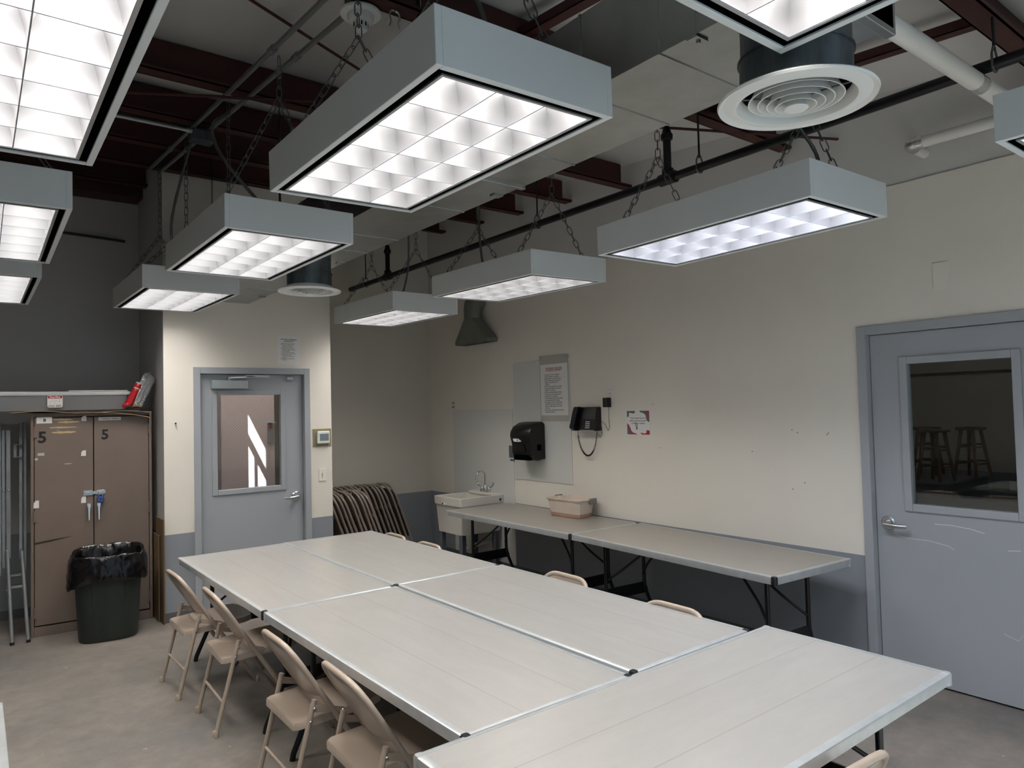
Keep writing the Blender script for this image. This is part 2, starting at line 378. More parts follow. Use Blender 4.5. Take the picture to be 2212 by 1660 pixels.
# ------------------------------------------------------------------ doors
def door(idx, loc, rot, x0, x1, zt, wx0, wx1, wz0, wz1, flip, mesh_glass):
    """local: x to the right along the wall, y into the wall, z up"""
    r = thing('door_%d' % idx, None, None, loc, rot, kind='structure')
    f = .056; d = .014
    b = B()
    for a, c in ((x0, x0 + f), (x1 - f, x1)): b.bx(a, c, -d, .13, 0, zt)
    b.bx(x0 + f, x1 - f, -d, .13, zt - f, zt)
    for a, c in ((x0 + f, x0 + f + .014), (x1 - f - .014, x1 - f)): b.bx(a, c, .088, .13, 0, zt - f)
    b.bx(x0 + f, x1 - f, .088, .13, zt - f - .014, zt - f)
    b.build('door_frame', M['doorpaint'], r, bevel=.003)
    l0, l1, lt = x0 + f + .004, x1 - f - .004, zt - f - .004; ly0, ly1 = .042, .086
    g = .045                                                     # glazing bead width
    b = B(); b.bx(l0, wx0 + g, ly0, ly1, .012, lt); b.bx(wx1 - g, l1, ly0, ly1, .012, lt); b.bx(wx0 + g, wx1 - g, ly0, ly1, .012, wz0 + g); b.bx(wx0 + g, wx1 - g, ly0, ly1, wz1 - g, lt)
    leaf = b.build('door_leaf', M['doorpaint'], r)
    b = B()
    for a, c, e, h in ((wx0, wx0 + g, wz0, wz1), (wx1 - g, wx1, wz0, wz1), (wx0 + g, wx1 - g, wz0, wz0 + g), (wx0 + g, wx1 - g, wz1 - g, wz1)):
        b.bx(a, c, ly0 - .012, ly0 + .004, e, h)
    b.build('window_frame', M['doorpaint'], leaf, bevel=.004)
    gl = B().bx(wx0 + g, wx1 - g, .06, .066, wz0 + g, wz1 - g).build('pane', M['glass'], leaf)
    if mesh_glass:
        b = B(); X0, X1, Z0, Z1 = wx0 + g, wx1 - g, wz0 + g, wz1 - g; W, H = X1 - X0, Z1 - Z0; st = .0265
        k = -H
        while k < W:                                           # both diagonal wire families
            for sgn in (1, -1):
                p = []
                za, zb = max(0, -k), min(H, W - k)
                if zb > za + .005:
                    for zz in (za, zb):
                        xx = k + zz; p.append((X0 + xx if sgn > 0 else X1 - xx, .063, Z0 + zz))
                    b.tube(p, .00055, 3, caps=False)
            k += st
        b.build('wire_mesh', M['wire'], gl)
    hx = l1 - .07 if flip < 0 else l0 + .07; hz = .945
    b = B(); Rm = Matrix.Rotation(PI / 2, 3, 'X')
    b.lathe([(.001, .002), (.036, .002), (.043, -.004), (.043, -.012)][::-1], (hx, ly0 - .014, hz), 24, Rm)
    b.lathe([(.0, .06), (.019, .06), (.021, .03), (.024, 0)], (hx, ly0 + .0, hz), 16, Rm)
    h = b.build('door_handle', M['steel'], r, smooth=40)
    s = flip
    B().tube(fillet([(hx - s * .006, ly0 - .052, hz - .002), (hx + s * .03, ly0 - .06, hz - .004), (hx + s * .085, ly0 - .058, hz - .008), (hx + s * .122, ly0 - .042, hz - .006)], .03), [.016] * 8 + [.011] * 9 if False else .0125, 10).build('lever', M['steel'], h, smooth=50)
    return r, leaf, (l0, l1, ly0, lt)
CXF = (FX0 + FX1) / 2
rd, leaf, (l0, l1, ly0, lt) = door(1, (CXF, YD, 0), 0, FX0 - CXF, FX1 - CXF, FZ, 1.663 - CXF, 2.314 - CXF, 1.013, 1.942, -1, True)
# door closer
b = B(); b.bx(1.652 - CXF, 1.963 - CXF, -.03, .04, 1.952, 2.026); cl = b.build('door_closer', M['closer'], rd, bevel=.006)
b = B(); b.cyl((1.80 - CXF, 0, 2.026), (1.80 - CXF, 0, 2.055), .016); b.tube([(1.80 - CXF, 0, 2.05), (1.94 - CXF, -.035, 2.056), (2.14 - CXF, -.005, 2.06)], .009, 8); b.bx(1.93 - CXF, 2.15 - CXF, -.03, -.012, 2.052, 2.072)
b.build('closer_arm', M['steel'], cl)
b = B(); b.bx(2.325 - CXF, 2.385 - CXF, .015, .042, 2.035, 2.062); b.build('strike_plate', M['steel'], rd, bevel=.003)
CYR = (DY0 + DY1) / 2
rd2, leaf2, _ = door(2, (XW, CYR, 0), -PI / 2, -(DY1 - CYR), DY1 - CYR, DZ, CYR - 1.992, CYR - 1.355, 1.03, 1.973, 1, False)
# pale scratches on the right door (wear with its own shape)
b = B(); yy = .0415
def scr(pts, w):
    for (xa, za), (xb, zb) in zip(pts[:-1], pts[1:]): b.quad([(xa, yy, za), (xb, yy, zb), (xb, yy, zb + w), (xa, yy, za + w)])
scr([(CYR - 2.06, .885), (CYR - 2.03, .868), (CYR - 1.95, .862), (CYR - 1.86, .862), (CYR - 1.76, .845), (CYR - 1.73, .828)], .0025)
scr([(CYR - 1.83, .965), (CYR - 1.74, .968), (CYR - 1.64, .958), (CYR - 1.57, .942)], .003)
scr([(CYR - 1.46, .86), (CYR - 1.40, .868)], .003); scr([(CYR - 1.50, .40), (CYR - 1.43, .375), (CYR - 1.41, .41)], .002)
b.build('scratch', M['paper'], leaf2)

# ------------------------------------------------------------------ corridor behind the far door
b = B(); cy = 8.9
b.bx(-.6, 3.02, cy, cy + .1, 0, 3.6)
S('wall_corridor_end', b, M['pink'])
b = B(); b.bx(3.02, 4.2, cy + .35, cy + .4, 0, 4.2); b.bx(2.98, 3.02, cy + .1, cy + .4, 0, 4.2); b.bx(4.15, 4.2, YB + .12, cy + .4, 0, 4.2)
S('wall_corridor_side', b, M['brownwall'])
# unseen corridor wall on the left, its slits shaped to cast the sun patch
gx = 2.15; b = B(); sy0, sy1 = 8.9 - .7 * .765, 8.9 - .7 * .548
b.bx(gx - .012, gx, 8.1, sy0, 0, 3.5); b.bx(gx - .012, gx, sy1, cy, 0, 3.5); b.bx(1.2, gx, 8.05, 8.1, 0, 2.6); b.bx(1.2, 1.27, YB + .12, 8.1, 0, 2.6); b.bx(gx - .012, gx, sy0, sy1, 0, .9)
b.bx(gx - .012, gx, sy0, sy1, 2.89, 3.5)
S('wall_corridor_left', b, M['pink'])
b = B(); b.bx(gx - .012, gx, sy0, sy1, 2.50, 2.632); b.bx(gx - .012, gx, 8.9 - .7 * .66, 8.9 - .7 * .624, .9, 2.5); S('sun_slit_bars', b, M['alu'])  # unseen bars placed to split the sun patch
b = B(); b.bx(gx - .012, 4.2, YB + .12, cy + .4, 3.5, 3.6); b.bx(1.2, gx, YB + .12, 8.1, 2.6, 2.66); b.bx(gx - .012, gx, YB + .12, 8.1, 2.6, 3.5); S('ceiling_corridor', b, M['insul'])
lt_ = thing('corridor_fill_light', 'added unseen fill light in the corridor beyond the far door', 'light', (2.9, 8.1, 3.45))  # added out of view to brighten the corridor wall
B().bx(-.5, .5, -.12, .12, 0, .04).build('housing', M['whitemetal'], lt_); B().bx(-.48, .48, -.1, .1, -.006, 0).build('diffuser', M['corrfill'], lt_)
p = thing('wall_rack', 'small wall rack with red and blue packets seen through far door pane', 'rack', (2.975, cy - .02, 1.36))
B().bx(-.045, .03, -.012, .018, 0, .25).build('backing', M['greypaint'], p); B().bx(-.043, .0, -.03, -.013, .185, .225).build('red_packet', M['red'], p); B().bx(-.043, -.0, -.028, -.013, .226, .25).build('blue_packet', M['blue'], p)
B().tube([(-.01, -.02, .245), (.05, -.03, .25)], .005, 6).build('hook', M['steel'], p)

# ------------------------------------------------------------------ dark store room behind the right door
b = B(); rx0, rx1, ry0, ry1 = XW + .12, 10.6, -.5, 6.2
b.bx(rx1, rx1 + .1, ry0, ry1, 0, 4.2); b.bx(rx0, rx1, ry1, ry1 + .1, 0, 4.2); b.bx(rx0, rx1, ry0 - .1, ry0, 0, 4.2)
S('wall_storeroom', b, M['wall'])
S('trim_%d' % (n + 1), B().bx(rx1 - .02, rx1, ry0, ry1, 2.02, 2.06), M['cap'])
st = thing('work_table', 'grey wooden table carrying the stools behind right door pane', 'table', (9.49, 4.7, 0))
B().bx(-.765, .765, -1.322, 1.2, .72, .75).build('top', M['greypaint'], st, bevel=.004); B().bx(-.70, .70, -1.25, 1.14, .60, .72).build('apron', M['greypaint'], st)
for a in (-.72, .64):
    for c in (-1.27, 1.1): B().bx(a, a + .08, c, c + .08, 0, .72).build('leg', M['greypaint'], st)
st2 = thing('work_bench', 'low grey bench top just behind the right door pane', 'table', (6.15, 2.2, 0))
B().bx(-.75, .75, -1.3, 1.3, .81, .85).build('top', M['greypaint'], st2)
for a in (-.7, .64):
    for c in (-1.2, 1.14): B().bx(a, a + .06, c, c + .06, 0, .81).build('leg', M['greypaint'], st2)
def stool(loc, m, lab, h=.6):
    s = thing('wooden_stool', lab, 'stool', loc, random.uniform(-.3, .3), 'stools on the store room table')
    B().lathe([(.0, h - .035), (.15, h - .035), (.165, h - .02), (.165, h - .008), (.155, h), (0, h)], n=20).build('seat', M['darkwood'], s, smooth=40)
    for a in range(4):
        t = PI / 4 + a * PI / 2; B().cyl((.10 * math.cos(t), .10 * math.sin(t), h - .03), (.19 * math.cos(t), .19 * math.sin(t), 0), .022, .018, 8).build('leg', m, s, smooth=40)
    for k, z in enumerate((.16, .36)):
        rr = .19 - .09 * z / h
        for a in range(4):
            t = PI / 4 + a * PI / 2; u = t + PI / 2; B().cyl((rr * math.cos(t), rr * math.sin(t), z + .03 * (a % 2)), (rr * math.cos(u), rr * math.sin(u), z + .03 * (a % 2)), .011, n=6).build('rung', m, s)
stool((8.95, 4.0, .751), M['ochre'], 'ochre legged wooden stool nearest door handle, seen in right door pane')
stool((8.9, 3.55, .751), M['wood'], 'wooden stool in front middle of the group seen in right door pane')
stool((9.55, 3.9, .751), M['darkwood'], 'rear left dark wooden stool seen in right door pane')
stool((9.6, 3.42, .751), M['wood'], 'rear right wooden stool seen in right door pane')
tag(B().bx(rx1 - .01, rx1, 3.28, 3.36, .5, .62).build('wall_outlet', M['ivory'], bevel=.003), 'pale outlet low on the store room wall seen through right door pane', 'outlet')

# ------------------------------------------------------------------ hanging lights
LW, LL, LH = .62, 1.225, .155
def chain_links(b, p0, p1, link=.062, w=.0125, r=.0026):
    p0, p1 = Vector(p0), Vector(p1); d = p1 - p0; L = d.length; t = d.normalized(); u = t.orthogonal().normalized(); v = t.cross(u)
    k = max(1, round(L / (link - .012))); step = L / k
    for i in range(k):
        c = p0 + t * (step * (i + .5)); h = step / 2 + .006; s = u if i % 2 else v
        pts = [c + t * (h - w) * sg + (s * math.cos(a) * w + t * math.sin(a) * w * sg) for sg, rng in ((1, [PI * q / 4 for q in range(5)]), (-1, [PI - PI * q / 4 for q in range(5)])) for a in rng]
        b.tube(pts, r, 4, closed=True)
def make_light():
    r = thing('hanging_light', 'x', 'ceiling light', group='hanging fluorescent troffers')
    w, l, h = LW / 2, LL / 2, LH
    b = B(); t = .021
    b.bx(-w, -w + t, -l, l, 0, h); b.bx(w - t, w, -l, l, 0, h); b.bx(-w + t, w - t, -l, -l + t, 0, h); b.bx(-w + t, w - t, l - t, l, 0, h); b.bx(-w + t, w - t, -l + t, l - t, h - .006, h)
    b.build('housing', M['housing'], r, bevel=.0015, seg=1)
    def ring(a0, a1, z0, z1, m, name, lab=None):
        b = B(); W0, L0, W1, L1 = w - a0, l - a0, w - a1, l - a1
        b.bx(-W0, -W1, -L0, L0, z0, z1); b.bx(W1, W0, -L0, L0, z0, z1); b.bx(-W1, W1, -L0, -L1, z0, z1); b.bx(-W1, W1, L1, L0, z0, z1)
        return b.build(name, m, r)
    ring(t, .044, .006, .012, M['gap'], 'reveal'); ring(.044, .053, .001, .1, M['alu'], 'inner_frame')
    # parabolic louver: 3 x 6 cells
    W, L = w - .053, l - .053; z0, z1 = .004, .092; b = B()
    def prof(s=1): return [(.0013 + .0225 * q ** 2.0, z0 + (z1 - z0) * q) for q in (0, .25, .5, .75, 1)]
    P = prof(); poly = [(a, z) for a, z in P] + [(-a, z) for a, z in P[::-1]]
    for i in range(1, 3):
        x = -W + 2 * W * i / 3; b.prism([(x + a, z) for a, z in poly], -L, L, 'y')
    for i in range(1, 6):
        y = -L + 2 * L * i / 6; b.prism([(y + a, z) for a, z in poly], -W, W, 'x')
    half = [(a, z) for a, z in P] + [(0, z1), (0, z0)]
    b.prism([(-W + a, z) for a, z in half], -L, L, 'y'); b.prism([(W - a, z) for a, z in half], -L, L, 'y')
    b.prism([(-L + a, z) for a, z in half], -W, W, 'x'); b.prism([(L - a, z) for a, z in half], -W, W, 'x')
    b.build('louver', M['louver'], r, smooth=30)
    b = B(); e = .0017  # grey strips paint in the shade on the blade undersides
    for i in range(0, 4):
        x = -W + 2 * W * i / 3; b.bx(x - e, x + e, -L, L, .0026, .0042)
    for i in range(0, 7):
        y = -L + 2 * L * i / 6; b.bx(-W, W, y - e, y + e, .0024, .004)
    b.build('louver_shade_strip', M['louvershade'], r)
    B().quad([(-W, -L, .096), (-W, L, .096), (W, L, .096), (W, -L, .096)]).build('lamp_panel', M['lamp'], r)
    return r
def add_hang(r, loc, jz, ceil, yoff=.44, cable=None, junc=(0, 0)):
    """two inverted-Y chains per light, top ends on the roof steel"""
    for s, jh in ((-1, jz[0]), (1, jz[1])):
        b = B(); y = s * yoff; jx = junc[0] if s < 0 else junc[1]; J = (jx, y, LH + jh)
        for q in (-1, 1):
            a = (q * .27, y, LH + .012); chain_links(b, a, J); b.tube([(q * .27, y, LH - .004), (q * .27, y, LH + .02)], .004, 6)
        chain_links(b, J, (jx, y, ceil(loc[1] + y) - loc[2]))
        b.build('chain', M['chain'], r)
    if cable:
        pts = [Vector(p) for p in cable]; q = []
        for i in range(len(pts) - 1):
            a = pts[max(0, i - 1)]; p, c = pts[i], pts[i + 1]; d = pts[min(len(pts) - 1, i + 2)]
            for k in range(10):
                t = k / 10; q.append(.5 * ((2 * p) + (-a + c) * t + (2 * a - 5 * p + 4 * c - d) * t * t + (-a + 3 * p - 3 * c + d) * t ** 3))
        q.append(pts[-1]); B().tube(q, [.0095 if i % 2 else .0083 for i in range(len(q))], 8).build('flexible_conduit', M['chain'], r, smooth=60)
L0 = make_light()
cond = lambda y: 3.24 + .0843 * y - .03
purl = lambda y: 3.24 + .0843 * y
LIGHTS = [
    ((1.284, .336, 2.58), (0, 0, 0), 'large hanging troffer cut off by the top edge above the round diffuser', (.42, .42), cond, None),
    ((1.216, 2.073, 2.578), (.001, -.016, .001), 'biggest fully visible hanging troffer in the middle of the ceiling', (.45, .46), cond, [(.2, -.1, LH), (.22, -.1, LH + .35), (.05, 0, LH + .75)]),
    ((1.203, 3.865, 2.565), (.008, .004, -.001), 'hanging troffer left of center directly behind the biggest one', (.57, .27), cond, [(.02, -.3, LH), (-.18, -.15, LH + .3), (-.14, .25, LH + .62), (0, .45, LH + .8)]),
    ((1.188, 5.713, 2.58), (.017, -.002, -.001), 'hanging troffer nearest the far door', (.3, .42), cond, [(-.05, -.5, LH), (-.12, -.55, LH + .3), (0, -.65, LH + .9)]),
    ((2.943, .217, 2.541), (0, 0, 0), 'hanging troffer cut off by the right edge of the picture', (.4, .4), purl, None),
    ((2.958, 2.07, 2.528), (-.005, -.002, -.019), 'hanging troffer in front of the black pipe, nearest of the right row in full view', (.33, .38), purl, [(.1, -.42, LH), (.2, -.35, LH + .2), (.0, -.3, LH + .45), (0, -.25, LH + .8)]),
    ((3.013, 3.891, 2.547), (.027, -.006, -.03), 'middle hanging troffer of the right row in front of the sheet metal hood', (.42, .36), purl, [(.0, .36, LH), (-.03, .38, LH + .3), (-.02, .4, LH + .85)]),
    ((3.023, 5.701, 2.551), (.018, .006, -.018), 'farthest hanging troffer of the right row above the folded chairs', (.40, .40), purl, [(.12, .1, LH), (.16, 0, LH + .35), (.1, -.1, LH + .95)]),
    ((.013, 2.14, 2.58), (0, 0, 0), 'hanging troffer filling the top left corner of the picture', (.4, .4), purl, None),
    ((.013, 3.924, 2.564), (-.002, 0, -.008), 'middle hanging troffer at the left edge of the picture', (.4, .4), purl, None),
    ((.02, 5.75, 2.585), (-.006, 0, .005), 'small lowest looking hanging troffer at the left edge before the back wall', (.4, .4), purl, None),
]
roots = [L0]
for L in LIGHTS[1:]: roots.append(dup(L0, (0, 0, 0)))
for r, (loc, rot, lab, jz, ceil, cable) in zip(roots, LIGHTS):
    r.location = loc; r.rotation_euler = rot; r['label'] = lab
    add_hang(r, loc, jz, ceil, cable=cable)
    if loc[0] > 2.9 and loc[1] < 2.5:      # the two nearest lights of the right row have cool white tubes
        for c in ALLOBJ():
            if c.parent == r and c.name.startswith('lamp_panel'): c.material_slots[0].link = 'OBJECT'; c.material_slots[0].material = M['coollamp']

# ------------------------------------------------------------------ duct with two round diffusers
dz = 2.72; dx0, dx1, dy0, dy1 = 1.556, 1.978, .845, 6.47
r = thing('air_duct', 'rectangular galvanised air duct running along the ceiling to the far door wall', 'duct', ((dx0 + dx1) / 2, 3.6, dz))
X0, X1, Y0, Y1 = dx0 - r.location.x, dx1 - r.location.x, dy0 - 3.6, dy1 - 3.6
B().bx(X0, X1, Y0, Y1, 0, .262).build('duct_body', M['galv'], r)
def dseam(b, y, wd=.012, t=.008): b.bx(X0 - t, X1 + t, y, y + wd, -t, .262 + t)
for y in (1.30, 1.62, 2.12, 2.95, 3.65, 4.05, 4.9, 5.7): b = B(); dseam(b, y - 3.6, .008, .003); b.build('seam', M['galv'], r)
b = B(); dseam(b, Y0 + 3.6 - 3.6, .03, .015); b.build('flange', M['galv'], r, bevel=.003)
b = B(); dseam(b, 2.46 - 3.6, .026, .012); b.build('flange', M['galv'], r, bevel=.003)
for y in (1.17, 2.62, 4.4, 6.0):
    b = B(); 
    for s, xx in ((-1, X0), (1, X1)):
        b.bx(xx + (0 if s > 0 else -.004), xx + (.004 if s > 0 else 0), y - 3.6, y - 3.6 + .035, -.004, (roof(y) - dz - .02) if s < 0 else .5)
        b.bx(min(xx, xx - s * .05), max(xx, xx - s * .05), y - 3.6, y - 3.6 + .035, -.006, -.001)
    b.cyl((X0 + .03, y - 3.6 + .018, -.011), (X0 + .03, y - 3.6 + .018, -.005), .007, n=6)
    b.build('hanger_strap', M['galv'], r)
def diffuser(c, lab, tilt=(0, 0, 0)):
    d = thing('round_diffuser', lab, 'air diffuser', (c[0], c[1], 2.52), tilt, 'round diffusers under the duct')
    B().lathe([(.143, .03), (.143, .115), (.148, .115), (.148, .119), (.14, .119), (.14, .2)], n=48).build('collar', M['galvdark'], d, smooth=30)
    B().lathe([(.134, .2), (.134, .03)], n=48).build('duct_throat', M['gap'], d, smooth=30)
    B().lathe([(.143, .035), (.165, .02), (.19, .004), (.2, -.002), (.203, .004), (.2, .008), (.186, .006), (.168, -.004), (.152, -.002), (.143, .012), (.138, .03)][::-1], n=64).build('outer_ring', M['whitemetal'], d, smooth=50)
    for k, (ra, rb, zb, ht) in enumerate(((.100, .122, .006, .06), (.077, .098, .0, .06), (.054, .075, -.006, .058), (.032, .053, -.012, .055))):
        B().lathe([(ra, zb + ht), (ra + (rb - ra) * .35, zb + ht * .4), (rb, zb), (rb - .003, zb), (ra - .003 + (rb - ra) * .35, zb + ht * .4), (ra - .003, zb + ht)], n=48).build('cone_ring', M['whitemetal'], d, smooth=50)
    B().lathe([(.0, -.02), (.03, -.02), (.032, -.018), (.02, .006), (.01, .02), (0, .02)], n=32).build('center_cone', M['whitemetal'], d, smooth=40)
    b = B()
    for a in range(4):
        t = a * PI / 2 + .5; b.tube([(.02 * math.cos(t), .02 * math.sin(t), .012), (.134 * math.cos(t), .134 * math.sin(t), .03)], .003, 6)
    b.build('support_rod', M['chain'], d)
    b = B()
    for a in range(3): t = a * 2.1 + 3.6; b.lathe([(0, -.004), (.005, -.003), (.005, 0)], (.157 * math.cos(t), .157 * math.sin(t), .003), 8)
    b.build('screw', M['steel'], d)
diffuser((1.752, 1.005), 'large round white air diffuser in the upper right of the picture', (.02, 0, 0))
diffuser((1.765, 4.48), 'small looking round white air diffuser above the far door')

# ------------------------------------------------------------------ sprinkler pipe
px, pz = 3.44, 3.125
r = thing('sprinkler_pipe', 'black iron sprinkler pipe running along the right wall under the roof', 'pipe', (px, 3.4, pz))
B().cyl((0, -4.0, 0), (0, 4.1, 0), .026, n=14).build('main_pipe', M['blackpipe'], r, smooth=40)
for y in (2.84, 6.58):
    b = B(); yy = y - 3.4
    b.cyl((0, yy - .06, 0), (0, yy + .06, 0), .038, n=14); b.lathe([(.036, 0), (.036, .06), (.024, .062), (.024, .24), (.036, .245), (.038, .275), (.03, .285), (.022, .32), (.018, .33), (0, .33)], (0, yy, 0), 14)
    rs = b.build('riser', M['blackpipe'], r, smooth=40)
    b = B(); b.tube([(-.012, yy, .33), (-.014, yy, .35), (0, yy, .365)], .003, 5); b.tube([(.012, yy, .33), (.014, yy, .35), (0, yy, .365)], .003, 5); b.lathe([(0, .366), (.024, .364), (.024, .367), (0, .369)], (0, yy, 0), 12); b.build('sprinkler_head', M['chain'], rs)
for y in (1.07, 2.6, 4.12, 7.1):
    b = B(); yy = y - 3.4; b.cyl((0, yy, .06), (0, yy, purl(y) - pz + .0), .006, n=8)
    b.build('hanger_rod', M['blackpipe'], r)
    b = B(); b.tube([(math.cos(a) * .032, yy, math.sin(a) * .032) for a in [PI * (-.15 - .7 * 0) - PI * .7 * q / 8 for q in range(9)]] , .005, 6)
    b.tube([(-.0285, yy, -.0145 + .0), (-.028, yy, .04), (-.008, yy, .075), (.008, yy, .075), (.028, yy, .04), (.0285, yy, -.0145)], .005, 6); b.build('hanger_clamp', M['chain'], r)

# white insulated drain pipe
r = thing('insulated_pipe', 'white insulated pipe crossing above the right hanging lights into the wall', 'pipe', (2.5, 1.13, 3.06))
B().tube([(-.05, 0, 0), (1.75, -.02, -.02)], .037, 16).build('pipe_run', M['whitepipe'], r, smooth=40)
B().tube([(.86, -.0095, -.0096), (.93, -.0105, -.0104)], .0385, 16).build('foil_band', M['foil'], r, smooth=40)
B().tube(fillet([(1.70, -.02, -.02), (1.82, -.02, -.02), (1.82, -.02, .12), (1.82, .1, .12)], .05), .039, 14).build('elbow', M['foil'], r, smooth=40)
B().tube([(1.82, .08, .12), (1.82, .60, .125)], .033, 14).build('pipe_run', M['whitepipe'], r, smooth=40)
B().tube(fillet([(1.82, .58, .125), (1.82, .655, .125), (1.88, .655, .124)], .05), .037, 14).build('elbow', M['foil'], r, smooth=40)
B().tube([(1.87, .655, .124), (XW + .02 - 2.5, .655, .115)], .03, 14).build('pipe_run', M['whitepipe'], r, smooth=40)

# conduits, box, smoke detector
for x, xe, dy, lab in ((1.175, 1.15, 0, 'left of the two steel conduits running under the roof beams'), (1.30, 1.235, .05, 'right of the two steel conduits running under the roof beams')):
    ya, yb_ = 2.1 if dy == 0 else 2.72, 6.42
    b = B(); f = lambda y: 3.24 + .0843 * y - .016
    b.tube([(x, ya, f(ya)), (xe, yb_, f(yb_))], .0135, 10)
    o = thing('conduit', lab, 'conduit', (x, ya, f(ya)))
    b = B(); b.tube([(0, 0, 0), (xe - x, yb_ - ya, f(yb_) - f(ya))], .0135, 10); b.build('tube', M['emt'], o, smooth=40)
    for y in (3.4, 5.0 if dy else 5.6):
        t = (y - ya) / (yb_ - ya); b = B(); p = Vector(((xe - x) * t, (yb_ - ya) * t, (f(yb_) - f(ya)) * t)); b.tube([p - Vector((0, .03, .0025)), p + Vector((0, .03, .0025))], .019, 10); b.build('coupling', M['emt'], o, smooth=40)
o = thing('conduit', 'short steel conduit crossing from the top left light to the junction box', 'conduit', (.45, 4.9, 3.6))
B().tube([(-1.5, 0, 0), (.70, 0, 0)], .0135, 10).build('tube', M['emt'], o, smooth=40); B().tube([(.66, 0, 0), (.72, 0, 0)], .019, 10).build('coupling', M['emt'], o, smooth=40)
o = thing('junction_box', 'square steel junction box hanging on the pair of conduits', 'junction box', (1.21, 4.93, 3.585), .1)
B().bx(-.07, .07, -.05, .05, -.03, .03).build('box', M['galvdark'], o, bevel=.004); B().bx(-.074, .074, -.054, .054, -.038, -.03).build('cover', M['galvdark'], o, bevel=.002)
o = thing('smoke_detector', 'round white smoke detector on the conduit at the top of picture', 'smoke detector', (1.335, 2.76, 3.44), (.0, 0, 0))
B().lathe([(0, .012), (.088, .012), (.09, .006), (.086, 0), (.06, -.004), (0, -.004)], n=40).build('base_plate', M['whitemetal'], o, smooth=40)
B().lathe([(.058, -.003), (.056, -.02), (.048, -.03), (.034, -.034), (0, -.034)], n=36).build('body', M['whitemetal'], o, smooth=35)
b = B(); b.lathe([(.031, -.033), (.031, -.058), (.026, -.066), (0, -.067)], n=30); b.build('sensor_cap', M['whitemetal'], o, smooth=35)
b = B()
for a in range(10): t = a * 2 * PI / 10; b.bx(-.003, .003, -.0008, .0008, -.055, -.038, M=Matrix.Translation((.0313 * math.cos(t), .0313 * math.sin(t), 0)) @ Matrix.Rotation(t + PI / 2, 4, 'Z'))
b.build('vent_slot', M['gap'], o)
B().bx(-.055, .055, -.04, .04, .012, .075).build('mounting_box', M['galvdark'], o)
o = thing('spring_clip', 'empty double spring clip hanging under the red roof beam beside smoke detector', 'clip', (1.45, 2.665, 3.455))
b = B()
for s in (-1, 1): b.tube(fillet([(s * .004, 0, .0), (s * .02, 0, -.006), (s * .026, 0, -.03), (s * .016, 0, -.05), (s * .026, 0, -.075)], .02), .0045, 6)
b.build('clip_arms', M['steel'], o, smooth=50)
# second junction box with a strut at the top right
o = thing('junction_box', 'grey steel junction box with conduit at the top right, beside the end of the duct', 'junction box', (2.62, .98, 3.36))
B().bx(-.07, .09, -.06, .06, -.045, .0).build('box', M['galv'], o, bevel=.003)
B().bx(-.42, -.07, -.02, .02, -.035, .0).build('strut', M['galv'], o); B().bx(-.6, -.42, -.05, .05, -.03, .0).build('plate', M['galv'], o)
# beam clamp for the right hanger rod, old pipes at the back wall
o = thing('wall_light_bracket', 'grey bracket high on the back wall at the left', 'bracket', (.30, YB, 3.63))
B().bx(-.03, .03, -.12, 0, 0, .16).build('arm', M['greypaint'], o, bevel=.004); B().bx(-.06, .06, -.14, -.02, -.02, .0).build('plate', M['greypaint'], o)
o = tag(B().tube([(-.3, YB - .03, 3.46), (1.15, YB - .03, 3.40)], .012, 8).build('wall_pipe', M['blackpipe'], smooth=40), 'thin dark pipe along the top of the back wall at the left', 'pipe')

# ------------------------------------------------------------------ folding tables
TZ = .70
def make_table():
    r = thing('folding_table', 'x', 'table', group='aluminium folding tables')
    w, l, t = .381, .914, .042
    B().bx(-w + .006, w - .006, -l + .006, l - .006, TZ - .026, TZ).build('tabletop', M['top'], r)
    pr = [(0, TZ - t), (.010, TZ - t), (.010, TZ - t + .003), (.0135, TZ - .006), (.012, TZ - .001), (.008, TZ + .0012), (-.012, TZ + .0012), (-.012, TZ - .004), (0, TZ - .004)]
    b = B()
    for s in (-1, 1):
        b.prism([(s * (w - .01 + a), z) for a, z in pr], -l + .012, l - .012, 'y'); b.prism([(s * (l - .01 + a), z) for a, z in pr], -w + .012, w - .012, 'x')
    b.build('edge_frame', M['rim'], r, smooth=35)
    for sx in (-1, 1):
        for sy in (-1, 1):
            b = B(); q = rrect(-.0165, .0165, -.0165, .0165, .01, 4); cx, cy_ = sx * (w - .012), sy * (l - .012)
            b.loft([[(cx + a, cy_ + c, z) for a, c in q] for z in (TZ - t - .001, TZ - .004)] + [[(cx + a * .8, cy_ + c * .8, TZ + .002) for a, c in q]]); b.build('corner_cap', M['cap'], r, smooth=40)
    for s in (-1, 1):
        y = s * (l - .19)
        for q in (-1, 1):
            B().tube(fillet([(q * .20, y, TZ - .03), (q * .20, y, .27), (q * .31, y, .03), (q * .315, y, 0)], .06), .0145, 10).build('leg', M['blackmetal'], r, smooth=50)
        b = B(); b.prism([(-.235, .245), (-.20, .30), (.20, .30), (.235, .245), (.22, .215), (-.22, .215)], y - .007, y + .007, 'y'); b.build('crossbar', M['blackmetal'], r, bevel=.003)
        b = B()
        for q in (-1, 1): b.tube(fillet([(q * .19, y, .36), (q * .12, y - s * .12, .46), (q * .05, y - s * .36, TZ - .05)], .05), .009, 8)
        b.bx(-.07, .07, y - s * .36 - .02, y - s * .36 + .02, TZ - .06, TZ - .03)
        b.build('brace', M['blackmetal'], r, smooth=50)
        b = B(); b.tube([(-.27, y, TZ - .036), (.27, y, TZ - .036)], .012, 8); b.build('hinge_rod', M['blackmetal'], r, smooth=50)
    return r
TB = make_table()
def tz(z): return (0, 0, 0)
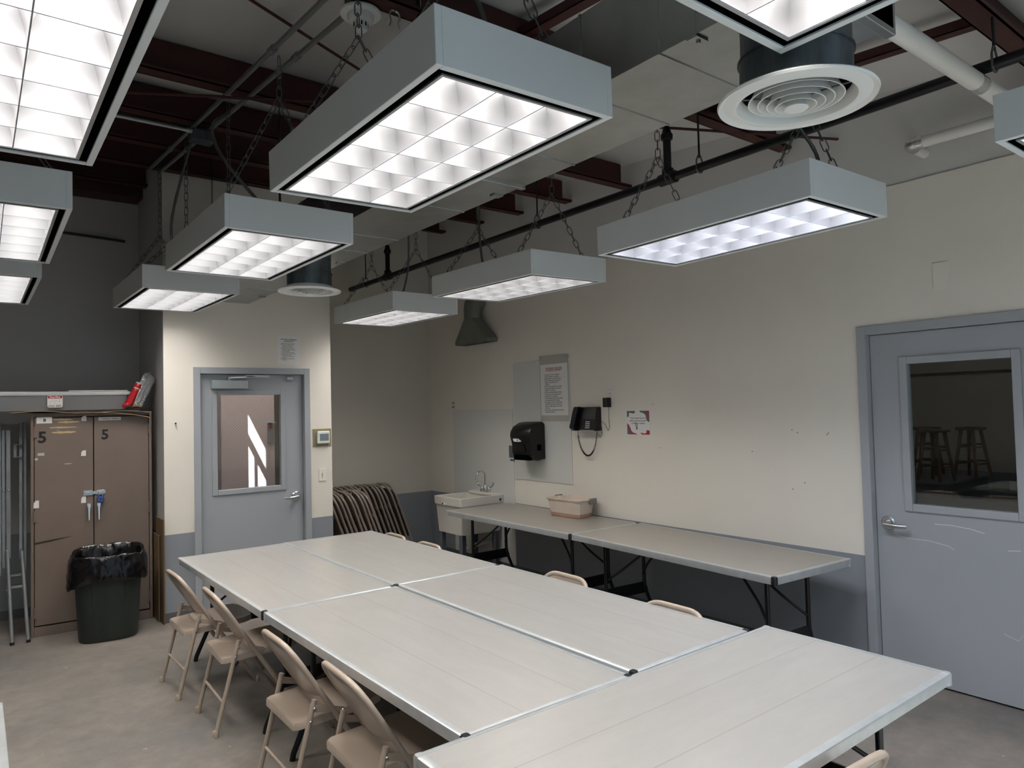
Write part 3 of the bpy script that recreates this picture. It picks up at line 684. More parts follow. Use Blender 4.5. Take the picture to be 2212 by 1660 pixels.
tabs = [((1.560, 4.622, 0), .008, 'folding table at the far left end, nearest the far door'),
        ((2.332, 4.645, 0), .008, 'folding table at the far right end of the center group, before the sink'),
        ((1.580, 2.785, 0), .012, 'folding table left of the center joint with four beige chairs along it'),
        ((2.367, 2.81, 0), .012, 'folding table right of the center joint with chair tops peeping behind it'),
        ((1.953, 1.500, 0), PI / 2 + .008, 'folding table set crosswise in the foreground'),
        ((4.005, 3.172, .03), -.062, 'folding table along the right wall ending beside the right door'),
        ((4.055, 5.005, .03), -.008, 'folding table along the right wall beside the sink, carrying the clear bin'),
        ((-.298, 2.27, 0), 0, 'folding table of which only a white edge shows at the bottom left')]
METALCAPS = {(0, 1), (0, 3), (1, 1), (1, 3), (4, 0), (4, 1), (4, 2), (4, 3), (5, 2), (6, 1), (6, 3), (7, 0), (7, 1), (7, 2), (7, 3)}   # worn bare corners
for i, (loc, rz, lab) in enumerate(tabs):
    o = TB if i == 0 else dup(TB, loc)
    o.location = (loc[0], loc[1], 0); o.rotation_euler = (0, 0, rz); o['label'] = lab
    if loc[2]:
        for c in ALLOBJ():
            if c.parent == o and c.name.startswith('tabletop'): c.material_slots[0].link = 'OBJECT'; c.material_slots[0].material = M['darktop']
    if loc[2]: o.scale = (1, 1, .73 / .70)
    caps = [c for c in ALLOBJ() if c.parent == o and c.name.startswith('corner_cap')]
    for c, k in zip(sorted(caps, key=lambda c: c.name), range(4)):
        if (i, k) in METALCAPS:
            c.material_slots[0].link = 'OBJECT'; c.material_slots[0].material = M['rim']

# ------------------------------------------------------------------ open folding chairs (front = local +x)
def make_chair():
    r = thing('folding_chair', 'x', 'chair', group='beige folding chairs at the tables')
    H, xf, xb, wt, wb = .726, .235, -.215, .195, .212
    def P(s, q): return (xf + (xb - xf) * q, s * (wb + (wt - wb) * q), H * q)
    L = [P(-1, 0), P(-1, 1), P(1, 1), P(1, 0)]
    pts = fillet(L, .115, 8)
    fr = B().tube(pts, .0125, 10).build('frame', M['beige'], r, smooth=60)
    # backrest: curved sheet filling the head of the frame
    b = B(); rows = []
    for k in range(9):
        q = .985 - .30 * k / 8; row = []
        for i in range(13):
            u = -1 + i / 6; wd = (wt + .004) * (1 if k > 2 else (.62, .82, .95)[k]); drop = (.035 * (1 - u * u)) * (k / 8) * 1.0
            if k == 0: drop = 0
            c = P(0, q - drop / H); row.append((c[0] - .022 * (1 - u * u) * min(1, k / 2) + .0, u * wd, c[2]))
        rows.append(row)
    R = [b.verts(q) for q in rows]
    for a, c in zip(R[:-1], R[1:]):
        for i in range(12): b.face([a[i], a[i + 1], c[i + 1], c[i]])
    bk = b.build('backrest', M['beige'], r, smooth=60); sm = bk.modifiers.new('thick', 'SOLIDIFY'); sm.thickness = .005
    B().tube([Vector(v) + Vector((0, 0, 0)) for v in rows[-1]], .005, 6).build('rolled_edge', M['beige'], bk, smooth=60)
    # seat pan with rolled skirt, higher at the front
    b = B(); out = [(-.195, -.17), (-.175, -.185), (.16, -.2), (.215, -.175), (.23, -.12), (.233, 0)]
    poly = out + [(a, -c) for a, c in out[::-1][1:]]
    f = lambda a: .402 + .05 * (a + .195)
    def ring(s, dzz): return [(.02 + (a - .02) * s, c * s, f(a) + dzz) for a, c in poly]
    b.loft([ring(1, -.034), ring(1.0, -.006), ring(.985, 0), ring(.93, -.002), ring(.6, -.006), ring(.2, -.008)])
    b.build('seat', M['beige'], r, smooth=50)
    for s in (-1, 1):
        B().tube([(-.235, s * .20, 0), (-.11, s * .2, .487)], .0115, 10).build('rear_leg', M['beige'], r, smooth=60)
        b = B(); b.prism([(-.12, .452), (-.10, .465), (.02, .425), (.03, .41), (.02, .40), (-.115, .438)], s * .208 - .002, s * .208 + .002, 'y'); b.build('link', M['beige'], r)
        b = B()
        for a, c in ((-.112, .452), (.016, .414), (-.13, .40)): b.lathe([(0, .004), (.006, .003), (.007, 0)], (a, s * .214, c), 10, Matrix.Rotation(-s * PI / 2, 3, 'X'))
        b.build('rivet', M['steel'], r)
        for c in ((-.235, s * .2), (xf, s * wb)): B().lathe([(.0, 0), (.0165, 0), (.0165, .028), (.0125, .034), (0, .034)], (c[0], c[1], 0), 12).build('foot_cap', M['beigecap'], r, smooth=40)
    B().tube([(-.192, -.2, .168), (-.192, .2, .168)], .0075, 8).build('rear_stretcher', M['beige'], r, smooth=60)
    q = .22; a = P(-1, q); c = P(1, q); B().tube([a, c], .0075, 8).build('front_stretcher', M['beige'], r, smooth=60)
    return r
CH = make_chair()
chairs = [((1.215, 4.89, 0), .03, 'beige folding chair on the left side of tables, farthest from camera'),
          ((1.268, 4.22, 0), -.02, 'second beige folding chair from the far end on the left side'),
          ((1.275, 3.175, 0), 0, 'third beige folding chair from the far end on the left side'),
          ((1.32, 2.585, 0), -.03, 'beige folding chair nearest the camera on the left side of tables'),
          ((2.525, 4.64, 0), PI, 'beige folding chair barely visible over the far right table edge'),
          ((2.558, 3.13, 0), PI, 'beige folding chair showing its top rail before the black table legs'),
          ((2.548, 2.325, 0), PI, 'beige folding chair showing only a low arc behind the right end of the tables'),
          ((2.525, 5.18, 0), PI, 'beige folding chair showing a sliver of rail at the far right table corner'),
          ((1.905, 1.20, 0), PI / 2 - .05, 'beige folding chair at the bottom right before the crosswise table')]
for i, (loc, rz, lab) in enumerate(chairs):
    o = CH if i == 0 else dup(CH, loc)
    o.location = loc; o.rotation_euler = (0, 0, rz); o['label'] = lab
    if i in (4, 6, 7): o.scale = (1, 1, .985 if i == 6 else .972)      # slightly lower chairs

# ------------------------------------------------------------------ stack of folded chairs
def make_folded():
    r = thing('folded_chair', 'x', 'folded chair', group='folded chairs leaning behind the tables')
    w = .205; Hh = .952
    B().tube(fillet([(0, -w, .012), (0, -w + .008, Hh), (0, w - .008, Hh), (0, w, .012)], .17, 10), .0132, 8).build('frame', M['brownchair'], r, smooth=60)
    b = B(); b.tube([(.014, -w + .026, .05), (.014, -w + .026, .60)], .011, 8); b.tube([(.014, w - .026, .05), (.014, w - .026, .60)], .011, 8); b.tube([(.014, -w + .026, .2), (.014, w - .026, .2)], .007, 6)
    b.build('rear_legs', M['brownchair'], r, smooth=60)
    b = B(); q = rrect(-w + .02, w - .02, .69, .90, .07, 4); b.loft([[(-.006 - .012 * (1 - (a / w) ** 2), a, c) for a, c in q], [(-.003 - .012 * (1 - (a / w) ** 2), a, c) for a, c in q]]); b.build('backrest', M['brownchair'], r)
    b = B(); q = rrect(-w + .04, w - .04, .30, .70, .06, 4); b.loft([[(.004, a, c) for a, c in q], [(.018, a, c) for a, c in q]]); b.build('seat', M['brownchair'], r, smooth=40)
    return r
FC = make_folded(); first = True
def ordn(i): return ['first', 'second', 'third', 'fourth', 'fifth', 'sixth', 'seventh', 'eighth', 'ninth', 'tenth', 'eleventh', 'twelfth', 'thirteenth', 'fourteenth', 'fifteenth', 'sixteenth', 'seventeenth'][i]
for row, cnt, xf, y, sp in (('front', 9, 3.515, 6.845, .0515), ('rear', 17, 4.035, 7.285, .0555)):
    for k in range(cnt):
        o = FC if first else dup(FC, (0, 0, 0)); first = False
        x = xf - sp * (cnt - 1 - k); o.location = (x, y + random.uniform(-.002, .002), 0); o.rotation_euler = (0, -.345 + random.uniform(-.012, .012), 0)
        o['label'] = '%s brown folded chair from the far door in the %s leaning row' % (ordn(k), row)
        o['group'] = 'folded chairs in the %s leaning row' % row

# ------------------------------------------------------------------ brown cabinet and what is on it
r = thing('storage_cabinet', 'tall brown two door metal cabinet beside the far door wall', 'cabinet', (.793, 6.765, 0), -.07)
cw, cd, chh = .432, .44, 1.768
b = B(); b.bx(-cw, -cw + .022, .0, cd, 0, chh); b.bx(cw - .022, cw, 0, cd, 0, chh); b.bx(-cw + .022, cw - .022, 0, cd, chh - .03, chh); b.bx(-cw + .022, cw - .022, 0, cd, 0, .075); b.bx(-cw + .022, cw - .022, cd - .02, cd, .075, chh - .03)
b.build('body', M['cab'], r, bevel=.003)
dl = []
for s in (-1, 1):
    a, c = (-cw + .026, -.003) if s < 0 else (.003, cw - .026)
    d = B().bx(a, c, -.004, .02, .085, chh - .036).build('door', M['cab'], r, bevel=.003, label='left cabinet door' if s < 0 else 'right cabinet door'); dl.append(d)
    b = B()
    for z in (.19, .95, 1.62): b.bx(s * (cw - .03) - .012, s * (cw - .03) + .012, -.009, .0, z - .045, z + .045); b.cyl((s * (cw - .026), -.009, z - .045), (s * (cw - .026), -.009, z + .045), .006, n=8)
    b.build('hinge', M['cab'], d)
    hx = s * .035; b = B(); b.bx(hx - .012, hx + .012, -.03, -.004, .985, 1.02); b.loft([[(hx - w_, -.03 - .0, z), (hx + w_, -.03, z), (hx + w_ * .6, -.042, z), (hx - w_ * .6, -.042, z)] for w_, z in ((.011, 1.0), (.009, .96), (.004, .885))]); b.cyl((hx, -.044, 1.005), (hx, -.03, 1.005), .011, n=12); b.build('handle', M['chrome'], d, smooth=40)
five = B(); five.text('5', .125, T(-.385, -.0045, 1.535), .0006, .0035); five.build('numeral', M['ink'], dl[0])
five = B(); five.text('5', .112, T(.055, -.0045, 1.545), .0006, .0035); five.build('numeral', M['ink'], dl[1])
B().bx(-.392, -.288, -.006, -.004, 1.688, 1.738).build('letter_card', M['paper'], dl[0]); B().text('B', .034, T(-.338, -.0068, 1.702), .0002, .001, 'CENTER').build('letter', M['ink'], dl[0])
B().bx(.035, .2, -.006, -.004, 1.70, 1.728).build('label_strip', M['board'], dl[1]); B().text('Small Easels       Cabinet 5', .0105, T(.118, -.0066, 1.7105), .0001, .0002, 'CENTER').build('lettering', M['ink'], dl[1])
b = B()
for (xa, xb_, z, h) in ((-.285, -.145, 1.715, .012), (-.255, -.095, 1.695, .018), (-.312, -.11, 1.652, .014), (-.295, -.12, 1.612, .021), (-.21, -.15, 1.355, .008), (-.26, -.24, 1.63, .004)):
    N = 12; up = []; lo = []
    for i in range(N + 1):
        t = i / N; e = math.sin(PI * t) ** .4; up.append((xa + (xb_ - xa) * t, z + h / 2 * e * random.uniform(.6, 1.1))); lo.append((xa + (xb_ - xa) * t, z - h / 2 * e * random.uniform(.6, 1.1)))
    b.prism(up + lo[::-1], -.0052, -.0042, 'y')
b.build('glue_residue', M['glue'], dl[0])
b = B()
for (x, z, w_, h) in ((-.068, 1.72, .036, .042), (-.072, 1.435, .034, .045), (-.073, 1.055, .034, .055), (-.395, 1.045, .036, .06)):
    b.prism([(x - w_ / 2, z - h / 2), (x + w_ / 2, z - h / 2), (x + w_ / 2, z + h / 2), (x - w_ * .1, z + h / 2), (x - w_ * .45, z + h * .2)], -.0054, -.0042, 'y')
b.build('sticker', M['sticker'], dl[0])
b = B(); b.bx(-.385, -.34, -.0054, -.0042, 1.43, 1.452); b.bx(-.405, -.383, -.0054, -.0042, 1.395, 1.413); b.build('tape', M['poly'], dl[0])
B().prism([(-.404, .725), (-.36, .731), (-.3, .738), (-.22, .752), (-.14, .768), (-.2, .764), (-.28, .757), (-.35, .748), (-.404, .742)], -.0048, -.0041, 'y').build('dent_shade_mark', M['dentshade'], dl[0])  # dark smudge with the shade of a dent painted into it
# hasp and padlock
b = B(); b.bx(-.075, -.008, -.012, -.004, 1.085, 1.125); b.bx(-.01, .016, -.012, -.006, 1.092, 1.118); b.prism(rrect(.012, .085, 1.085, 1.125, .018, 4), -.012, -.004, 'y'); b.bx(-.062, -.03, -.018, -.012, 1.097, 1.113)
b.build('hasp', M['steel'], dl[0], bevel=.002)
pl = thing('padlock', 'small blue dial padlock hanging on the cabinet hasp', 'padlock', (0, 0, 0), -.07)
c_, s_ = math.cos(-.07), math.sin(-.07)
def cabp(x, y, z): return (.793 + x * c_ - y * s_, 6.765 + x * s_ + y * c_, z)
pl.location = cabp(.047, -.03, 1.055)
B().tube([(-.014, 0, .01), (-.014, 0, .04)] + [(math.cos(PI - PI * q / 6) * .014, 0, .04 + math.sin(PI * q / 6) * .014) for q in range(1, 6)] + [(.014, 0, .04), (.014, 0, .01)], .0035, 8).build('shackle', M['chrome'], pl, smooth=50)
b = B(); b.lathe([(0, .012), (.024, .012), (.027, .006), (.027, -.006), (.024, -.012), (0, -.012)], (0, 0, -.005), 28, Matrix.Rotation(PI / 2, 3, 'X')); b.build('body', M['blue'], pl, smooth=40)
b = B()
for k in range(12): t = k * PI / 6; b.bx(-.001, .001, -.0004, .0004, .013, .019, M=T(0, -.0125, -.005) @ Matrix.Rotation(t, 4, 'Y'))
b.build('dial_marks', M['key'], pl)
# flattened cardboard on the cabinet
r = thing('flattened_cardboard', 'flattened tan cardboard box lying under the grey bin on cabinet top', 'cardboard', (.793, 6.765, chh), -.07)
def sheet(b, x0, x1, y0, y1, z, t, f):
    R0 = []; N = 14
    for i in range(N + 1):
        x = x0 + (x1 - x0) * i / N; R0.append(((x, y0, z + f(i / N)), (x, y1, z + f(i / N) * .2 + .0), (x, y1, z + f(i / N) * .2 + t), (x, y0, z + f(i / N) + t)))
    b.loft(R0)
b = B(); sheet(b, -.56, .42, -.06, .38, .005, .004, lambda t: .012 * math.sin(t * 9) - (.022 * max(0, t - .7) / .3)); b.build('upper_sheet', M['card'], r)
b = B(); sheet(b, -.1, .415, -.075, .36, .0, .004, lambda t: -.055 * t ** 2.4); b.build('lower_sheet', M['card'], r)
# grey storage tote
r = thing('storage_tote', 'long grey plastic storage tote lying on cabinet top', 'storage tote', (.47, 6.99, chh + .022), -.03)
b = B(); b.loft([[(a, c, z) for a, c in rrect(-x, x, -y, y, .03, 4)] for x, y, z in ((.575, .17, 0), (.595, .19, .125))]); b.build('tote_body', M['greybin'], r, smooth=40)
b = B(); b.loft([[(a, c, z) for a, c in rrect(-x, x, -y, y, .03, 4)] for x, y, z in ((.60, .195, .122), (.61, .2, .128), (.61, .2, .15), (.6, .19, .155))]); b.build('lid', M['housing'], r, smooth=40)
lb = B().prism(rrect(.01, .115, .025, .125, .015, 4), -.197, -.1935, 'y').build('product_label', M['sticker'], r)
B().prism(rrect(.014, .111, .098, .121, .008, 3), -.1976, -.197, 'y').build('red_band', M['redink'], lb); B().text('Sterilite', .024, T(.0625, -.1982, .1025), .0001, .0004, 'CENTER').build('lettering', M['paper'], lb)
b = B()
for k in range(11): b.bx(.07 + k * .0033, .07 + k * .0033 + (.001 if k % 3 else .002), -.1976, -.197, .029, .047)
for z in (.042, .036, .03): b.bx(.016, .06, -.1976, -.197, z, z + .002)
b.build('barcode', M['ink'], lb)
b = B()
for a in range(3): b.tube([(.03 + .03 * a, -.1976, .06), (.045 + .025 * a, -.1976, .09), (.06 + .018 * a, -.1976, .07)], .0008, 4)
b.build('picture_lines', M['greyclip'], lb)
o = tag(B().bx(.63, 1.06, 6.86, 7.08, chh + .181, chh + .188).build('paper_pad', M['paper']), 'thin stack of paper lying on the grey tote lid', 'paper'); o.rotation_euler = (0, .0, .0)
# foil pan pack with red flashlight-like cups
r = thing('foil_pan', 'foil roasting pan leaning against the wall on cabinet top', 'foil pan', (1.07, 6.80, chh + .035), (0, math.radians(24), 0))
def pan(x, h0, h1, hw): return [(x, c, a) for a, c in rrect(h0, h1, -hw, hw, .03, 4)]
b = B(); b.loft([pan(-.002, 0, .34, .12), pan(0, .008, .332, .112), pan(.064, .028, .312, .095), pan(.07, .036, .304, .088)], True, False); b.face(b.verts(pan(.07, .036, .304, .088)))
for a in (-.05, 0, .05): b.tube([(.003 + .03, -.109, .17 + a - .03), (.03, -.107, .17 + a + .03)], .003, 5)
b.build('pan', M['foil'], r, smooth=25)
B().tube(pan(-.002, 0, .34, .12), .0035, 6, closed=True).build('rolled_rim', M['foil'], r)
r = thing('red_cups', 'red plastic cups lying in front of the foil pan on cabinet top', 'cups', (1.045, 6.72, chh + .06), (0, math.radians(24), 0))
b = B(); b.lathe([(0, 0), (.03, 0), (.034, .01), (.028, .1), (.027, .101), (.027, .112)], n=20); b.build('outer_cup', M['red'], r, smooth=40)
for z in (.112, .158): B().lathe([(.024, z), (.0265, z + .002), (.0265, z + .03), (.024, z + .034)], n=20).build('cup_band', M['red'], r, smooth=40); B().lathe([(.023, z + .034), (.0235, z + .046)], n=20).build('paper_band', M['poly'], r)
B().lathe([(0, -.02), (.034, -.02), (.036, -.012), (.034, -.002), (.024, .006), (0, .006)], (-.022, 0, 0), 24, Matrix.Rotation(math.radians(-50), 3, 'Y')).build('end_cup', M['red'], r, smooth=40)

# boards leaning between cabinet and wall
o = tag(B().bx(1.252, 1.262, 6.44, 6.74, 0, .86).build('hardboard_sheet', M['darkcard']), 'tall brown hardboard sheet standing between cabinet and far door wall', 'board')
o = tag(B().bx(1.236, 1.246, 6.56, 6.79, 0, .72).build('cardboard_sheet', M['darkcard']), 'shorter brown sheet standing closest to the brown cabinet', 'board')

# ------------------------------------------------------------------ bin with liner
r = thing('trash_can', 'dark green rounded trash can standing before the brown cabinet', 'trash can', (.85, 6.425, 0), -.12)
def sup(a, b_, z, n=40, e=3.2, j=0, sd=0):
    out = []
    for i in range(n):
        t = 2 * PI * i / n; c, s = math.cos(t), math.sin(t); k = (abs(c) ** e + abs(s) ** e) ** (-1 / e)
        q = 1 + j * (math.sin(i * 2.9 + sd) * .5 + math.sin(i * 5.3 + sd * 2) * .3 + math.sin(i * 1.3 + sd * 3) * .4)
        out.append((a * k * c * q, b_ * k * s * q, z + (j * .12 * math.sin(i * 1.9 + sd))))
    return out
b = B(); b.loft([sup(.195, .155, 0), sup(.205, .165, .02), sup(.235, .19, .60), sup(.245, .2, .605), sup(.245, .2, .63), sup(.238, .193, .63), sup(.22, .178, .59), sup(.19, .15, .02)], True, False); b.face(b.verts(sup(.195, .155, .001))); b.build('can_body', M['can'], r, smooth=40)
b = B()
for i in (3, 7, 13, 17, 23, 27, 33, 37): p0, p1 = sup(.2, .16, .02)[i], sup(.236, .191, .6)[i]; b.tube([p0, p1], .004, 5)
b.build('ribs', M['can'], r)
# the liner is a thing of its own: it can be lifted out
r = thing('bin_liner', 'black plastic bin liner folded over the trash can rim', 'bin liner', (.85, 6.425, 0), -.12)
b = B(); n_ = 72; rg = []
for a, b_, z, j, sd in ((.272, .228, .475, .05, 1), (.278, .236, .50, .04, 1.3), (.272, .23, .56, .022, 2), (.262, .22, .62, .016, 2.4), (.256, .215, .66, .016, 3), (.244, .2, .668, .02, 3.4), (.228, .185, .64, .03, 4), (.215, .17, .58, .05, 5), (.2, .155, .5, .05, 6), (.17, .13, .3, .06, 7), (.02, .02, .22, .0, 8)):
    q = sup(a, b_, z, n_, 3.2, j, sd)
    if z < .52: q = [(x, y, zz - (.07 * max(0, -x / .27) ** 3) - .02 * max(0, x / .27)) for x, y, zz in q]
    q = [(x, y, zz + (.035 * max(0, y / .2) if z > .6 else 0)) for x, y, zz in q]
    rg.append(q)
b.loft(rg, True, False); o = b.build('liner', M['bag'], r, smooth=80); sd_ = o.modifiers.new('sub', 'SUBSURF'); sd_.levels = 2; sd_.render_levels = 2
tx = bpy.data.textures.new('crumple', 'CLOUDS'); tx.noise_scale = .11; tx.noise_depth = 3
dm = o.modifiers.new('crumple', 'DISPLACE'); dm.texture = tx; dm.strength = .03; dm.mid_level = .5

# ------------------------------------------------------------------ folded metal easel at the far left
r = thing('folded_easel', 'folded zinc metal easel standing left of the brown cabinet', 'easel', (.26, 6.9, 0))
def chan(x, y, z0, z1, w=.022, lean=0, dep=.02, xt=None):
    b = B(); xt = x if xt is None else xt
    for (u0, u1, v0, v1) in ((-w / 2, w / 2, 0, .003), (-w / 2, -w / 2 + .003, 0, dep), (w / 2 - .003, w / 2, 0, dep)):
        b.loft([[(x + u0, y + v0, z0), (x + u1, y + v0, z0), (x + u1, y + v1, z0), (x + u0, y + v1, z0)], [(xt + u0, y + lean + v0, z1), (xt + u1, y + lean + v0, z1), (xt + u1, y + lean + v1, z1), (xt + u0, y + lean + v1, z1)]])
    return b.build('channel', M['rack'], r)
chan(-.095, 0, .50, 1.705, .026, .12); chan(-.035, .03, .62, 1.64, .03, .1); chan(-.068, .03, .55, 1.64, .022, .1); chan(.042, 0, .62, 1.70, .022, .12, xt=.048); chan(.072, .03, .5, 1.70, .02, .1, xt=.078)
for x, xb_ in ((-.045, -.022), (.048, .08)): B().cyl((xb_, -.22, 0), (x, -.02, .68), .0125, n=10).build('foot_tube', M['rack'], r, smooth=40)
for (x, z, m) in ((-.022, 0, 'cap'), (.08, 0, 'cap')): B().cyl((x, -.222, 0), (x, -.218, .02), .015, n=10).build('foot_cap', M['cap'], r)
b = B(); b.bx(-.05, .075, -.1, .06, .40, .404); b.bx(-.05, .075, -.1, -.096, .40, .425); b.bx(-.04, .075, -.05, .06, .485, .489); b.bx(-.04, .075, -.05, -.046, .485, .50); b.build('tray', M['rack'], r)
b = B(); b.bx(.0, .055, .06, .10, 1.42, 1.425); b.bx(.0, .055, .06, .10, 1.52, 1.525); b.bx(.0, .02, .09, .10, 1.42, 1.525); b.build('top_clamp', M['rack'], r)
b = B()
for x, z in ((-.068, 1.16), (-.035, 1.16), (.04, 1.18), (-.05, .69), (.045, .69), (-.05, .38)): b.lathe([(0, .006), (.006, .004), (.007, 0)], (x, -.004 if z < 1 else .075, z), 8, Matrix.Rotation(PI / 2, 3, 'X'))
b.build('rivet', M['steel'], r)

# ------------------------------------------------------------------ utility sink
r = thing('utility_sink', 'white plastic utility sink on legs against the right wall in the far corner', 'sink', (4.212, 6.31, 0))
sx, sy, zt_ = .278, .255, .80
b = B()
def rr_(ax, ay, z, r_=.02, ox=0): return [(a + ox, c, z) for a, c in rrect(-ax, ax, -ay, ay, r_, 3)]
b.loft([rr_(sx - .03, sy - .03, .425), rr_(sx - .012, sy - .012, .70), rr_(sx - .008, sy - .008, .715), rr_(sx, sy, .72), rr_(sx + .003, sy + .003, zt_), rr_(sx - .014, sy - .014, zt_ + .003), rr_(sx - .075, sy - .03, zt_ - .005, .04, -.05), rr_(sx - .1, sy - .06, .48, .05, -.05)], True, False)
b.face(b.verts(rr_(sx - .1, sy - .06, .48, .05, -.05))); b.bx(-sx + .04, sx - .04, -sy + .04, sy - .04, .421, .43)
b.build('basin', M['sink'], r, smooth=35)
B().bx(.14, sx, -sy + .03, sy - .03, zt_ - .01, zt_ + .022).build('faucet_deck', M['sink'], r, bevel=.01)
B().bx(-sx + .05, .12, -sy + .06, sy - .06, .481, .484).build('basin_floor', M['stained'], r)
B().bx(-.004 + .0, .006, -.004, .004, .3, .31).build('drain_stub', M['pvc'], r)
for a in (-1, 1):
    for c in (-1, 1): b = B(); x, y = a * (sx - .07), c * (sy - .06); b.bx(x - .03, x + .03, y - .004, y + .004, 0, .43); b.bx(x - a * .004 - .03 * a, x + a * .004 - .03 * a + .0, y - .03, y + .03, 0, .43) if a > 0 else b.bx(x - .034, x - .026, y - .03, y + .03, 0, .43); b.build('leg', M['greyleg'], r)
b = B(); b.tube(fillet([(-.05, .05, .43), (-.05, .05, .29), (-.05, -.03, .24), (-.05, -.08, .27), (.12, -.1, .3), (.28, -.1, .3)], .05), .024, 12); b.cyl((-.05, .05, .33), (-.05, .05, .28), .034, n=14); b.cyl((-.05, -.1, .27), (-.02, -.1, .27), .034, n=14); b.build('drain_trap', M['pvc'], r, smooth=50)
bt = B().prism([(.21, .765), (.245, .765), (.238, .745), (.225, .73)], -sy - .0046, -sy - .003, 'y').build('blue_tape', M['blue'], r)
bl = B().bx(-sx - .0045, -sx - .002, .02, .09, .72, .745).build('maker_label', M['paper'], r); B().bx(-sx - .006, -sx - .0045, .065, .085, .724, .741).build('label_mark', M['ink'], bl)
# faucet
r = thing('faucet', 'chrome gooseneck faucet with two wrist blade handles on utility sink', 'faucet', (4.40, 6.265, zt_ + .022))
b = B(); b.prism(rrect(-.028, .028, -.085, .085, .025, 4), 0, .02, 'z'); b.lathe([(.0, .02), (.026, .02), (.024, .055), (.016, .07), (0, .07)], n=18); b.build('faucet_base', M['chrome'], r, smooth=40)
B().tube([(0, 0, .05), (0, 0, .17)] + [(-.055 + .055 * math.cos(t), .0, .17 + .055 * math.sin(t)) for t in [PI * q / 10 for q in range(1, 10)]] + [(-.11, 0, .165), (-.118, 0, .135)], .0095, 12).build('spout', M['chrome'], r, smooth=60)
for s in (-1, 1):
    b = B(); b.lathe([(0, .02), (.018, .02), (.015, .05), (.01, .055), (0, .055)], (0, s * .065, 0), 14); b.tube(fillet([(0, s * .065, .045), (0, s * .11, .055), (-.0, s * .145, .075), (0, s * .155, .11)], .04), .0085, 8); b.build('wrist_blade', M['chrome'], r, smooth=50)

# sheet-metal hood on the wall above the sink
r = thing('exhaust_hood', 'grey sheet metal hood with round duct on the right wall over the sink', 'exhaust hood', (4.38, 6.40, 2.46))
b = B(); N = 24
top = [(.095 * math.cos(2 * PI * i / N), .095 * math.sin(2 * PI * i / N), .26) for i in range(N)]
def sq(i, hx, hy, z, oy=0):
    t = 2 * PI * i / N; c, s = math.cos(t), math.sin(t); k = 1 / max(abs(c), abs(s)); return (max(-1, min(1, c * k)) * hx + .03, max(-1, min(1, s * k)) * hy + oy, z)
b.loft([[sq(i, .075, .30, -.02) for i in range(N)], [sq(i, .075, .30, .02) for i in range(N)], top], True, False); b.build('hood_cone', M['hood'], r, smooth=30)
b = B(); b.tube([(0, 0, .25), (0, 0, .37)] + [(.0 + .09 * (1 - math.cos(t)), 0, .37 + .09 * math.sin(t)) for t in (.4, .8, 1.2, 1.57)] + [(.115, 0, .46)], .1, 20); b.tube([(0, 0, .345), (0, 0, .355)], .104, 20); b.build('round_duct', M['hood'], r, smooth=40)

# ------------------------------------------------------------------ things on the right wall (local x = to the right, y into wall)
RW = -PI / 2
def onwall(name, lab, cat, y, z, group=None): return thing(name, lab, cat, (XW, y, z), RW, group)
def flat(name, lab, cat, y0, y1, z0, z1, m, t=.004):
    r = onwall(name, lab, cat, (y0 + y1) / 2, z0); w_ = abs(y1 - y0) / 2; return r, w_
o = tag(B().bx(XW - .007, XW - .001, 5.862, 7.022, .0, 1.708).build('splash_panel', M['board']), 'white wall panel behind the utility sink', 'wall panel')
o = tag(B().bx(XW - .009, XW - .001, 4.957, 5.835, .985, 2.185).build('backing_panel', M['board']), 'white wall panel behind the towel dispenser and rules sheet', 'wall panel')
# rules sheet
r, w_ = flat('rules_poster', 'printed STUDIO RULES sheet pinned above the towel dispenser', 'notice', 5.385, 4.985, 1.638, 2.14, None)
B().bx(-.215, .215, -.0095, -.0085, -.06, .585).build('plastic_sleeve', M['poly'], r)
pg = B().bx(-.2, .2, -.0115, -.0098, 0, .50).build('sheet', M['paper'], r)
b = B(); b.text('STUDIO RULES', .044, T(0, -.0119, .437), .0001, .0008, 'CENTER', .82); b.bx(-.098, .098, -.012, -.0117, .430, .4325); b.build('heading', M['redink'], pg)
lines = ['1. No student is to be in a classroom', '   without a teacher or an assistant.', '2. Students have 15 minutes after class to', '   clean up. After doing so, students are', '   expected to exit the studios - no', '   exceptions.', '3. If the fire alarm goes off, for any reason,', '   all students and teachers must exit the', '   building - no exceptions.', '4. Teachers must stay with their students', '   under the age of 16 until picked up by', '   their parents - no exceptions.', '5. The thermostats should only be changed', '   by an employee of the Art League.', '6. No supplies, artwork or personal items', '   should be left in any studio without the', '   teachers or office approval or it will be', '   thrown out.', '7. If you open a window please be courteous', '   and close the window.']
b = B()
for i, t in enumerate(lines): b.text(t, .0182, T(-.15, -.0119, .392 - i * .0192), .00008, .0003, 'LEFT', .86)
b.build('rules_text', M['ink'], pg)
B().lathe([(0, .006), (.006, .004), (.006, 0)], (.19, -.01, .555), 8, Matrix.Rotation(PI / 2, 3, 'X')).build('push_pin', M['olive'], r)
